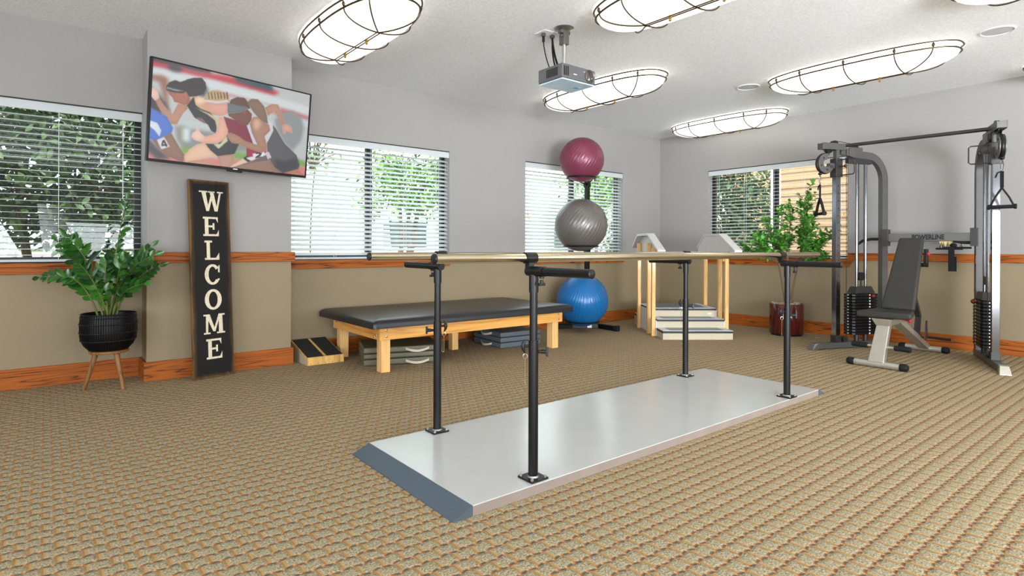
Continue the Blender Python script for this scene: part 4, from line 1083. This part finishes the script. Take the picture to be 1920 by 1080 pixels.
for x, y, lab in ((2.905, 3.245, 'white outlet plate on the ceiling, left one with a thin black cord'), (2.985, 3.235, 'white outlet plate on the ceiling, nearer the projector pole')):
    t = thing('outlet_plate', lab, 'outlet plate', (x, y, ZC), group='outlet plates beside the projector')
    MB().box(-0.036, 0.036, -0.058, 0.058, -0.006, -0.0005).build('plate', 'bluewhite', t, smooth=0, bevel=0.002, local=True)
    MB().box(-0.013, 0.013, -0.014, 0.014, -0.030, -0.006).build('socket_insert', 'gunmetal', t, smooth=0, bevel=0.002, local=True)
tag(MB().tube([(2.905, 3.245, ZC - 0.028), (2.905, 3.245, ZC - 0.07)], 0.011, 10).tube(bez((2.905, 3.245, ZC - 0.07), (2.912, 3.235, 2.42), (2.900, 3.155, 2.296), 12), 0.0042, 8).build('power_cord', 'black'), 'thin black cord hanging from the ceiling outlet to the projector', 'cord')
tag(MB().tube(bez((2.985, 3.235, ZC - 0.028), (2.985, 3.22, 2.44), (2.965, 3.125, 2.300), 12), 0.008, 8).tube(bez((2.980, 3.225, ZC - 0.03), (2.960, 3.22, 2.44), (2.945, 3.14, 2.298), 12), 0.006, 8).build('video_cable', 'black'), 'thick black cable beside the projector pole', 'cable')

# ------------------------------------------------------------------ cable machine
def cable_machine():
    t = thing('cable_machine', 'grey and chrome twin-tower cable exercise machine against the back wall', 'cable machine', (6.75, 1.88, 0))
    wings = [(Vector((6.73, 2.27, 0)), Vector((5.885, 2.622, 0)), -1), (Vector((6.80, 1.50, 0)), Vector((5.95, 1.138, 0)), 1)]
    out = {}
    for wi, (B, T, inn) in enumerate(wings):
        e = (T - B).normalized(); n = Vector((-e.y, e.x, 0)); n = n if n.y * inn > 0 else -n      # n points toward the other tower
        Z = Vector((0, 0, 1))
        def P(s, q, z, B=B, e=e, n=n): return B + e * s + n * q + Vector((0, 0, 1)) * z
        def ob(mb, s0, s1, q0, q1, z0, z1): return mb.obox(P((s0 + s1) / 2, (q0 + q1) / 2, (z0 + z1) / 2), e, n, Z, (s1 - s0) / 2, (q1 - q0) / 2, (z1 - z0) / 2)
        L = (T - B).length
        ob(MB(), -0.04, L - 0.06, -0.030, 0.030, 0.010, 0.066).build('base_beam', 'gunmetal', t, smooth=0, bevel=0.003)
        MB().hexa([P(L - 0.075, -0.034, 0), P(L + 0.01, -0.040, 0), P(L + 0.01, 0.040, 0), P(L - 0.075, 0.034, 0)], [P(L - 0.075, -0.033, 0.070), P(L - 0.03, -0.030, 0.066), P(L - 0.03, 0.030, 0.066), P(L - 0.075, 0.033, 0.070)]).build('foot_cap', 'champagne' if wi else 'gunmetal', t, smooth=0, bevel=0.003)
        # back upright curving forward into the top arm
        path = [P(0, 0, 0.06), P(0, 0, 1.0), P(0, 0, 1.70)] + [P(0.0 + 0.22 * (1 - math.cos(a)), 0, 1.70 + 0.245 * math.sin(a)) for a in [k / 8 * PI / 2 for k in range(1, 9)]] + [P(0.40, 0, 1.955), P(0.56, 0, 1.985)]
        MB().sweep(path, n, 0.025, 0.036).build('back_upright', 'darksteel' if wi else 'gunmetal', t, smooth=30)
        ob(MB(), 0.17, 0.47, -0.022, 0.022, 1.86, 1.92).build('rod_bracket', 'darksteel', t, smooth=0, bevel=0.004)
        # head block with pulleys
        ob(MB(), 0.50, 0.80, -0.034, -0.028, 1.985, 2.055); hb = MB(); ob(hb, 0.52, 0.80, -0.036, -0.030, 1.985, 2.05); ob(hb, 0.52, 0.80, 0.030, 0.036, 1.985, 2.05); ob(hb, 0.755, 0.80, -0.036, 0.036, 1.99, 2.045)
        hb.build('head_block', 'gunmetal', t, smooth=0, bevel=0.002)
        for s_, z_, nm in ((0.63, 2.03, 0), (0.70, 2.0, 0), (0.38, 2.005, 0)):
            MB().lathe([(0.006, -0.014), (0.050, -0.014), (0.050, -0.008), (0.042, -0.002), (0.042, 0.002), (0.050, 0.008), (0.050, 0.014), (0.006, 0.014)], P(s_, 0, z_), n, n=28).build('pulley', 'black', t)
        pl = MB(); ob(pl, 0.30, 0.47, -0.030, -0.026, 1.93, 2.02); ob(pl, 0.30, 0.47, 0.026, 0.030, 1.93, 2.02); pl.build('pulley_plates', 'gunmetal', t, smooth=0)
        # chrome column with adjustment holes
        ob(MB(), 0.573, 0.627, -0.027, 0.027, 0.10, 1.76).build('column', 'chrome', t, smooth=0, bevel=0.002)
        ob(MB(), 0.580, 0.620, -0.022, 0.022, 1.75, 2.0).build('inner_tube', 'gunmetal', t, smooth=0, bevel=0.002)
        h = MB()
        for k in range(20): h.cyl(P(0.60, 0.0266, 0.22 + k * 0.074), P(0.60, 0.0276, 0.22 + k * 0.074), 0.006, n=12)
        h.build('adjustment_holes', 'black', t)
        ob(MB(), 0.565, 0.635, -0.034, 0.034, 0.066, 0.135).build('column_collar', 'darksteel', t, smooth=0, bevel=0.003)
        MB().cyl(P(0.52, -0.02, 0.098), P(0.52, 0.045, 0.098), 0.030, n=24).cyl(P(0.52, -0.03, 0.098), P(0.52, 0.055, 0.098), 0.010, n=12).build('low_pulley', 'darksteel', t)
        # guide rods, weight stack
        for s_ in (0.228, 0.342): MB().cyl(P(s_, 0, 0.12), P(s_, 0, 1.87), 0.0125, n=16).build('guide_rod', 'chrome', t)
        for s_ in (0.228, 0.342): MB().cyl(P(s_, 0, 0.066), P(s_, 0, 0.135), 0.022, n=18).build('rubber_bumper', 'darksteel', t)
        for k in range(14):
            z = 0.137 + k * 0.0296; m_ = MB(); poly = []
            for a, b in ((0.165, 0.050), (0.140, 0.066), (-0.140, 0.066), (-0.165, 0.050), (-0.165, -0.050), (-0.140, -0.066), (0.140, -0.066), (0.165, -0.050)): poly.append((a, b))
            pl = m_.prism(poly, P(0.285, 0, z), e, n, Z * 0.0245).build('weight_plate', 'blacksteel', t, smooth=0, bevel=0.004)
            if True:
                tg = MB(); dd = e if wi else e
                ob(tg, 0.4505, 0.4515, -0.004, 0.010, z + 0.008, z + 0.018)
                ob(tg, 0.235, 0.251, 0.0655, 0.0672, z + 0.005, z + 0.019)
                ob(tg, 0.31, 0.322, -0.067, -0.066, z + 0.007, z + 0.018)
                tg.build('number_tag', 'sticker', pl, smooth=0)
        MB().hexa([P(0.16, -0.055, 0.553), P(0.41, -0.055, 0.553), P(0.41, 0.055, 0.553), P(0.16, 0.055, 0.553)], [P(0.19, -0.04, 0.618), P(0.38, -0.04, 0.618), P(0.38, 0.04, 0.618), P(0.19, 0.04, 0.618)]).build('stack_head', 'darksteel', t, smooth=0, bevel=0.003)
        MB().cyl(P(0.285, 0, 0.61), P(0.285, 0, 0.68), 0.006, n=10).lathe([(0.006, -0.013), (0.042, -0.013), (0.034, 0), (0.042, 0.013), (0.006, 0.013)], P(0.285, 0, 0.72), n, n=24).build('stack_pulley', 'black', t)
        kn = P(0.21, 0.075, 0.525); MB().sphere(kn, 0.021, 14, 10).cyl(kn, kn - n * 0.02, 0.006, n=10).build('selector_pin', 'darkred', t)
        # cables
        MB().cyl(P(0.318, 0, 0.72), P(0.318, 0, 1.97), 0.0028, n=6).cyl(P(0.252, 0, 0.72), P(0.252, 0, 1.97), 0.0028, n=6).cyl(P(0.50, 0.03, 0.12), P(0.505, 0.03, 1.99), 0.0028, n=6).tube([P(0.38, 0, 2.056), P(0.63, 0, 2.080)], 0.0028, 6).tube([P(0.66, 0, 2.0), P(0.695, 0, 1.93)], 0.0028, 6).build('cable', 'black', t)
        # carriage with swivel disc, pin and loop handle
        cg = MB(); ob(cg, 0.560, 0.642, -0.040, 0.040, 1.715, 1.90); c1 = cg.build('carriage', 'darksteel', t, smooth=0, bevel=0.004)
        dsc = MB()
        pts = [(0.095 * math.cos(R(v)), 0.098 * math.sin(R(v))) for v in range(-165, 106, 9)] + [(0.034 * math.cos(R(v)), 0.036 * math.sin(R(v))) for v in range(105, -121, -15)] + [(-0.062, -0.012)]
        for q in (-0.022, 0.016): dsc.prism(pts, P(0.745, q, 1.845), e, Z, n * 0.006)
        dsc.build('swivel_plate', 'gunmetal', c1, smooth=0)
        MB().tube([P(0.745 + 0.090 * math.cos(R(v)), 0, 1.845 + 0.093 * math.sin(R(v))) for v in range(-150, 100, 8)], 0.013, 8).build('swivel_pulley', 'black', c1)
        bo = MB()
        for v in (60, -20, -100): bo.cyl(P(0.745 + 0.062 * math.cos(R(v)), -0.026, 1.845 + 0.062 * math.sin(R(v))), P(0.745 + 0.062 * math.cos(R(v)), 0.026, 1.845 + 0.062 * math.sin(R(v))), 0.009, n=10)
        bo.build('bolts', 'darksteel', c1)
        ob(MB(), 0.64, 0.70, -0.022, 0.022, 1.80, 1.85).build('swivel_yoke', 'gunmetal', c1, smooth=0)
        lp = [P(0.58, 0.04, 1.885), P(0.56, 0.16, 1.885), P(0.558, 0.175, 1.872), P(0.558, 0.175, 1.745), P(0.56, 0.16, 1.732), P(0.58, 0.04, 1.732)]
        MB().tube(lp, 0.0055, 8).build('loop_handle', 'darksteel', c1)
        MB().cyl(P(0.60, 0.04, 1.815), P(0.60, 0.105, 1.815), 0.007, n=12).sphere(P(0.60, 0.11, 1.815), 0.017, 14, 10).build('pull_pin', 'darksteel', c1)
        out[wi] = (P, e, n)
        # stirrup handle hanging from the disc by a snap hook: a thing of its own
        a0 = P(0.800, 0, 1.738)
        hd = thing('stirrup_handle', ['black stirrup grip hanging from the left tower, in front of the window', 'black stirrup grip hanging from the right tower, over the bare wall'][wi], 'cable handle', P(0.80, 0, 1.33), group='stirrup handles of the cable machine')
        MB().sphere(P(0.80, 0, 1.742), 0.019, 12, 8, (1, 1, .8)).build('cable_stop', 'black', hd)
        sn = [a0 + Vector((0, 0, -0.012)) + n * (0.010 * math.sin(2 * PI * i / 16)) + Z * (-0.042 + 0.042 * math.cos(2 * PI * i / 16)) for i in range(16)]
        MB().tube(sn, 0.0032, 6, closed=True).build('snap_hook', 'chrome', hd)
        ray = Vector((P(0.8, 0, 0).x, P(0.8, 0, 0).y, 0)).normalized(); acr = Vector((ray.y, -ray.x, 0))
        gx = (acr * (0.45 if wi == 0 else 0.97) - ray * (0.89 if wi == 0 else 0.2)).normalized()      # how each grip is turned
        top = P(0.80, 0, 1.635); mid = P(0.80, 0, 1.50); lowc = P(0.80, 0, 1.345)
        MB().sweep([top, mid], gx, 0.012, 0.004).sweep([mid, mid.lerp(lowc - gx * 0.078, 0.5) - gx * 0.006, lowc - gx * 0.078], gx.cross(Z), 0.012, 0.005).sweep([mid, mid.lerp(lowc + gx * 0.078, 0.5) + gx * 0.006, lowc + gx * 0.078], gx.cross(Z), 0.012, 0.005).tube([top, top + gx * -0.03 + Z * -0.012, top + gx * -0.042 + Z * -0.05], 0.006, 6).build('webbing_strap', 'rubber', hd, smooth=30)
        MB().cyl(lowc - gx * 0.080, lowc + gx * 0.080, 0.0155, n=20).cyl(lowc - gx * 0.092, lowc - gx * 0.078, 0.021, n=20).cyl(lowc + gx * 0.078, lowc + gx * 0.092, 0.021, n=20).build('grip', 'rubber', hd)
    PL, PR = out[0][0], out[1][0]
    MB().cyl(PL(0.50, 0, 2.035), PR(0.50, 0, 2.035), 0.017, n=20).build('top_bar', 'darksteel', t)
    a, b = Vector((6.73, 2.245, 1.114)), Vector((6.795, 1.525, 1.114)); d = (b - a).normalized(); f = Vector((0, 0, 1)).cross(d)
    f = -f if f.x > 0 else f
    MB().obox((a + b) / 2, d, f, (0, 0, 1), (b - a).length / 2, 0.022, 0.040).build('crossbar', 'gunmetal', t, smooth=0, bevel=0.003)
    for q in (a, b): MB().obox(q + f * 0.0 , d, f, (0, 0, 1), 0.03, 0.05, 0.085).build('crossbar_bracket', 'darksteel', t, smooth=0, bevel=0.002)
    cu = bpy.data.curves.new('lettering', 'FONT'); cu.body = 'POWERLINE'; cu.size = 0.064; cu.extrude = 0.0006; cu.offset = 0.0028; cu.align_x = 'CENTER'; cu.align_y = 'CENTER'; cu.space_character = 1.02
    co = bpy.data.objects.new('lettering_curve', cu); COL.objects.link(co)
    dg = bpy.context.evaluated_depsgraph_get(); me = bpy.data.meshes.new_from_object(co.evaluated_get(dg)); bpy.data.objects.remove(co)
    me.materials.clear(); me.materials.append(M['black'])
    lt = bpy.data.objects.new('lettering', me); COL.objects.link(lt); lt.parent = t
    pos = a.lerp(b, (2.245 - 1.886) / 0.72) + f * 0.0232 + Vector((0, 0, 0.001))
    mt = Matrix((d * 0.74, Vector((0, 0, 1)), d.cross(Vector((0, 0, 1))))).transposed().to_4x4(); mt.translation = pos
    lt.matrix_local = WM(t).inverted() @ mt
    # dip handles on both uprights
    MB().tube([(6.73, 2.295, 1.10), (6.66, 2.36, 1.10), (6.58, 2.40, 1.085), (6.50, 2.42, 1.05)], 0.014, 12).build('hand_grip', 'rubber', t)
    MB().tube([(6.79, 1.54, 1.06), (6.70, 1.60, 1.062), (6.62, 1.645, 1.07)], [0.015, 0.013, 0.010], 12).build('hand_grip', 'rubber', t)
    MB().obox(PR(0.04, 0.0258, 0.90), PR(1, 0, 0) - PR(0, 0, 0), (0, 0, 1), PR(0, 1, 0) - PR(0, 0, 0), 0.018, 0.038, 0.0006).build('warning_sticker', 'sticker', t, smooth=0)
    MB().obox(PR(0.062, 0.0258, 0.90), PR(1, 0, 0) - PR(0, 0, 0), (0, 0, 1), PR(0, 1, 0) - PR(0, 0, 0), 0.004, 0.038, 0.0007).build('red_stripe', 'red', t, smooth=0)
    # hooks for attachments under the crossbar
    hk = MB()
    for yy in (1.768, 1.735, 1.700, 1.605): hk.prism([(-0.018, 1.074), (0.018, 1.074), (0.0, 1.02)], (6.72, yy, 0), (0, 1, 0), (0, 0, 1), (0.004, 0, 0))
    hk.build('hook_plates', 'yellow', t, smooth=0)
    at = thing('bar_attachment', 'black straight-bar and strap attachment hanging under the crossbar', 'bar attachment', (6.66, 1.67, 0.8))
    MB().cyl((6.66, 1.795, 1.003), (6.66, 1.585, 1.003), 0.0095, n=14).cyl((6.70, 1.75, 1.012), (6.70, 1.53, 1.012), 0.0095, n=14).build('bar', 'black', at)
    MB().tube([(6.70, 1.775, 1.012), (6.712, 1.765, 1.06), (6.712, 1.750, 1.012)], 0.004, 6).tube([(6.70, 1.60, 1.012), (6.712, 1.607, 1.06), (6.70, 1.617, 1.012)], 0.004, 6).build('hanger', 'black', at)
    MB().obox((6.655, 1.672, 0.905), (0, 1, 0), (1, 0, 0), (0, 0, 1), 0.024, 0.006, 0.115).obox((6.69, 1.662, 0.86), (0, 1, 0.08), (1, 0, 0), (0, 0, 1), 0.022, 0.005, 0.07).sphere((6.69, 1.665, 1.035), 0.030, 14, 10, (.5, 1, .7)).build('strap', 'rubber', at, smooth=0, bevel=0.002)
cable_machine()

# ------------------------------------------------------------------ weight bench
def weight_bench():
    t = thing('weight_bench', 'adjustable weight bench with charcoal pads and a champagne steel frame', 'weight bench', (6.1, 1.9, 0))
    def foot(x, y0, y1, z):
        MB().cyl((x, y0, z), (x, y1, z), 0.027, n=24).build('foot_tube', 'champagne', t)
        for y, s in ((y0, -1), (y1, 1)): MB().lathe([(0.0275, -0.03), (0.031, -0.02), (0.031, 0.015), (0.022, 0.030), (0.002, 0.032)], (x, y, z), (0, s, 0), n=24).build('end_cap', 'rubber', t)
    foot(5.455, 1.685, 2.085, 0.031); foot(6.72, 1.73, 2.09, 0.031)
    MB().hexa([(5.43, 1.825, 0.05), (5.49, 1.825, 0.05), (5.49, 1.945, 0.05), (5.43, 1.945, 0.05)], [(5.60, 1.835, 0.362), (5.66, 1.835, 0.362), (5.66, 1.935, 0.362), (5.60, 1.935, 0.362)]).build('front_post', 'champagne', t, smooth=0, bevel=0.006)
    MB().hexa([(5.585, 1.83, 0.345), (5.80, 1.83, 0.345), (5.80, 1.94, 0.345), (5.585, 1.94, 0.345)], [(5.56, 1.805, 0.403), (5.84, 1.805, 0.403), (5.84, 1.965, 0.403), (5.56, 1.965, 0.403)]).build('seat_bracket', 'champagne', t, smooth=0, bevel=0.003)
    MB().sweep([(5.84, 1.885, 0.385), (6.27, 1.89, 0.215), (6.70, 1.90, 0.050)], (0, 1, 0), 0.045, 0.024).build('spine_tube', 'champagne', t, smooth=0, bevel=0.003)
    lad = MB()
    for k in range(6):
        q = k / 5; lad.cyl((6.22 + q * 0.36, 1.85, 0.262 - q * 0.13), (6.22 + q * 0.36, 1.93, 0.262 - q * 0.13), 0.011, n=12)
    lad.build('ladder_stops', 'darksteel', t)
    # seat
    MB().hexa([(5.555, 1.665, 0.408), (5.885, 1.74, 0.408), (5.885, 2.055, 0.408), (5.555, 2.085, 0.408)], [(5.555, 1.665, 0.462), (5.885, 1.74, 0.462), (5.885, 2.055, 0.462), (5.555, 2.085, 0.462)]).build('seat_pad', 'pad', t, smooth=60, bevel=0.018, seg=4)
    # back pad: tapered slab leaning away
    f = Vector((-0.882, 0, 0.470)) ; up = Vector((0.470, 0, 0.882))
    b0, b1 = Vector((5.930, 0, 0.466)), Vector((6.262, 0, 1.108)); nn = Vector((b1 - b0)).normalized(); back = Vector((nn.z, 0, -nn.x)) * 0.052
    lo = [b0 + Vector((0, 2.022, 0)), b0 + Vector((0, 1.758, 0))]; hi = [b1 + Vector((0, 1.980, 0)), b1 + Vector((0, 1.785, 0))]
    MB().hexa([lo[0], lo[1], lo[1] + back, lo[0] + back], [hi[0], hi[1], hi[1] + back, hi[0] + back]).build('back_pad', 'pad', t, smooth=60, bevel=0.018, seg=4)
    bb = b0.lerp(b1, 0.1) + back * 1.05; bt_ = b0.lerp(b1, 0.86) + back * 1.05
    MB().sweep([bb + Vector((0.02, 1.885, 0)), bt_ + Vector((0.02, 1.885, 0))], (0, 1, 0), 0.03, 0.018).build('back_frame', 'darksteel', t, smooth=0)
    p = b0.lerp(b1, 0.55) + back
    MB().sweep([p + Vector((0.02, 1.885, 0)), Vector((6.50, 1.89, 0.36)), Vector((6.46, 1.895, 0.15))], (0, 1, 0), 0.022, 0.018).build('support_strut', 'darksteel', t, smooth=0)
    q = b0.lerp(b1, 0.80) + back
    MB().cyl(q + Vector((0.02, 1.86, 0)), q + Vector((0.02, 1.765, 0)), 0.008, n=12).lathe([(0.008, 0), (0.012, 0.006), (0.017, 0.020), (0.014, 0.030), (0.002, 0.034)], q + Vector((0.02, 1.765, 0)), (0, -1, 0), n=18).build('lock_knob', 'red', t)
    MB().box(q.x - 0.01, q.x + 0.03, 1.745, 1.775, 0.86, 1.0).build('pin_guide', 'black', t, smooth=0, bevel=0.004)
    MB().cyl((q.x - 0.02, 1.80, 0.855), (q.x - 0.02, 1.735, 0.855), 0.018, n=14).build('pivot_boss', 'black', t)
    MB().cyl((5.91, 1.86, 0.372), (5.91, 1.80, 0.372), 0.007, n=12).lathe([(0.008, 0), (0.020, 0.006), (0.022, 0.020), (0.012, 0.030), (0.002, 0.032)], (5.91, 1.80, 0.372), (0, -1, 0), n=18).build('seat_knob', 'red', t)
    # foot rollers
    MB().cyl((5.52, 1.66, 0.172), (5.52, 2.09, 0.172), 0.011, n=14).build('roller_axle', 'champagne', t)
    for a, b in ((1.655, 1.775), (1.975, 2.10)): MB().cyl((5.52, a, 0.172), (5.52, b, 0.172), 0.0225, n=22).build('foot_roller', 'rubber', t, bevel=0.004)
    MB().cyl((6.60, 1.86, 0.155), (6.60, 1.66, 0.150), 0.011, n=12).build('leg_bar', 'rubber', t)
    MB().prism([(-0.03, 0.0), (0.04, 0.0), (0.02, 0.17), (-0.01, 0.17)], (6.42, 1.80, 0.16), (1, 0, 0), (0, 0, 1), (0, 0.008, 0)).build('side_gusset', 'darksteel', t, smooth=0)
weight_bench()

# ------------------------------------------------------------------ outside
gr = struct(MB().box(-12, 40, YW + TH, 40, -0.25, -0.15).box(XB + TH, 40, -12, YW + TH, -0.25, -0.15).build('ground', 'lawn', smooth=0))
def leafcloud(lf, c, rx, ry, rz, n, L, seed, hole=0.0):
    rnd = random.Random(seed)
    cl = [(rnd.uniform(-1, 1), rnd.uniform(-1, 1), rnd.uniform(-1, 1)) for _ in range(60)]
    for i in range(n):
        k = cl[rnd.randint(0, 59)]; s = 0.22
        p = Vector((c[0] + rx * (k[0] * .85 + rnd.gauss(0, s)), c[1] + ry * (k[1] * .85 + rnd.gauss(0, s)), c[2] + rz * (k[2] * .85 + rnd.gauss(0, s))))
        d = Vector((rnd.uniform(-1, 1), rnd.uniform(-1, 1), rnd.uniform(-.9, .5)))
        lf.leaf(p, d, (rnd.uniform(-1, 1), rnd.uniform(-1, 1), 1), L * rnd.uniform(.7, 1.3), L * 0.45, 0.2, 0.2)
def tree(name, lab, base, h0, c, r, n, L, m, seed, trunks=1):
    t = thing(name, lab, 'tree', (base[0], base[1], -0.15), group='trees and shrubs outside the windows')
    rnd = random.Random(seed); tr = MB()
    for k in range(trunks):
        b = Vector((base[0] + (k - trunks / 2) * 0.14, base[1], -0.15)); top = Vector((c[0] + rnd.uniform(-.4, .4) * r[0], c[1], c[2] + r[2] * 0.3))
        kk = 1.0 if n > 300 else 0.3; tr.tube(bez(b, b.lerp(top, .5) + Vector((rnd.uniform(-.2, .2), 0, 0)), top, 10), [(0.055 - 0.0035 * i) * kk for i in range(11)], 8)
    for k in range(14):
        s = Vector((c[0], c[1], c[2] - r[2] * .7)); e = Vector((c[0] + rnd.uniform(-1, 1) * r[0], c[1] + rnd.uniform(-1, 1) * r[1], c[2] + rnd.uniform(-.5, 1) * r[2]))
        tr.tube(bez(s, s.lerp(e, .5) + Vector((0, 0, .1)), e, 6), [0.018 - 0.0024 * i for i in range(7)], 5)
    tr.build('trunk', 'bark', t); lf = MB(); leafcloud(lf, c, r[0], r[1], r[2], n, L, seed); lf.build('crown', m, t, recalc=False)
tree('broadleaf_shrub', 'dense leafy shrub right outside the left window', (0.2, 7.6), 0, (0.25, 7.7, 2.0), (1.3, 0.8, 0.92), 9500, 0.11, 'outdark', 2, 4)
tree('broadleaf_tree', 'green tree with several thin trunks outside the middle window', (4.75, 9.1), 0, (5.15, 9.2, 2.15), (0.78, 0.6, 0.58), 2600, 0.10, 'outleaf', 5, 4)
tree('broadleaf_tree', 'light green tree outside the window behind the balls', (12.3, 11.4), 0, (12.5, 11.4, 2.75), (1.0, 0.7, 0.9), 2400, 0.12, 'outleaf', 8, 3)
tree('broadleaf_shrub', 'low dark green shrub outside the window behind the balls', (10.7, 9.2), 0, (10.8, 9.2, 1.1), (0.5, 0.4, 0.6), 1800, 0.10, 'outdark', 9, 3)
tree('broadleaf_tree', 'young green tree outside the middle window, close to the television side', (3.0, 8.0), 0, (2.95, 8.2, 2.45), (0.30, 0.3, 0.5), 170, 0.08, 'outleaf', 15, 1)
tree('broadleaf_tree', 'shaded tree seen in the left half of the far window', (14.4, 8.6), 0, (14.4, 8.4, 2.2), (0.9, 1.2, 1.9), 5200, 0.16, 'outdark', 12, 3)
# clipped hedge in front of the tan building
hg = thing('hedge', 'low clipped hedge at the foot of the tan building', 'hedge', (9.2, 4.6, -0.15))
lf = MB(); rnd = random.Random(6)
for i in range(5200):
    p = Vector((9.3 + rnd.uniform(-.3, .3), rnd.uniform(2.2, 7.0), 0.15 + rnd.uniform(0, 0.72)))
    lf.leaf(p, (rnd.uniform(-1, 1), rnd.uniform(-1, 1), rnd.uniform(-.2, 1)), (rnd.uniform(-1, 1), rnd.uniform(-1, 1), 1), 0.06, 0.035)
lf.build('hedge_leaves', 'hedge', hg, recalc=False)
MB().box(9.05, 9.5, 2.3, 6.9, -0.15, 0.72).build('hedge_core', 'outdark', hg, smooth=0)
# tan lap-sided building beyond the far window
hb = thing('tan_building', 'tan lap-sided building with white corner board beyond the far window', 'building', (11, 2, -0.15))
sd = MB()
for k in range(27):
    z = -0.15 + k * 0.14
    sd.hexa([(10.48, -4, z), (10.60, -4, z), (10.60, 5.27, z), (10.48, 5.27, z)], [(10.50, -4, z + 0.14), (10.60, -4, z + 0.14), (10.60, 5.27, z + 0.14), (10.50, 5.27, z + 0.14)])
sd.build('siding', 'siding', hb, smooth=0)
MB().box(10.46, 10.60, 5.20, 5.38, -0.15, 3.63).build('corner_board', 'cornerw', hb, smooth=0, bevel=0.004)
MB().box(10.62, 14.0, -4, 5.30, -0.15, 3.63).build('side_wall', 'stucco', hb, smooth=0)
MB().hexa([(10.0, -4.4, 3.63), (14.4, -4.4, 3.63), (14.4, 5.7, 3.63), (10.0, 5.7, 3.63)], [(10.9, -3.6, 4.4), (13.5, -3.6, 4.4), (13.5, 4.9, 4.4), (10.9, 4.9, 4.4)]).build('roof', 'shingle', hb, smooth=0)
# long pale building across the lawn
pb = thing('pale_building', 'long pale building across the lawn with dark windows', 'building', (10, 16, -0.15))
MB().box(4.4, 24, 14, 18, -0.15, 3.2).build('wall', 'stucco', pb, smooth=0)
MB().hexa([(4.0, 13.94, 3.2), (24.4, 13.94, 3.2), (24.4, 18.4, 3.2), (4.0, 18.4, 3.2)], [(6.0, 15.5, 4.2), (22.4, 15.5, 4.2), (22.4, 16.5, 4.2), (6.0, 16.5, 4.2)]).build('roof', 'stucco', pb, smooth=0)
for x0 in (6.90, 13.0, 19.0):
    f = MB().box(x0 - 0.06, x0 + 1.36, 13.96, 14.0, 0.94, 1.74).build('window_frame', 'cornerw', pb, smooth=0); MB().box(x0, x0 + 1.30, 13.955, 13.975, 1.0, 1.68).build('window_glass', 'darkglass', f, smooth=0)
MB().box(3.05, 3.19, 9.0, 9.14, -0.15, 1.78).build('post', 'stucco', thing('gate_post', 'pale square post outside the middle window', 'post', (3.1, 9.07, -0.15)), smooth=0)
fp = thing('garden_wall', 'low white wall behind the shrub outside the left window', 'garden wall', (0.5, 10.2, -0.15))
MB().box(-4.0, 2.6, 10.15, 10.3, -0.15, 0.95).build('wall_panel', 'concrete', fp, smooth=0)
MB().box(-4.0, 2.6, 10.12, 10.33, 0.95, 1.0).build('coping', 'concrete', fp, smooth=0, bevel=0.005)
bb2 = thing('brown_building', 'shaded tan building far behind the tree in the far window', 'building', (25, 12, -0.15))
MB().box(24.5, 27, 9.0, 17.9, -0.15, 5.6).build('wall', 'siding', bb2, smooth=0)
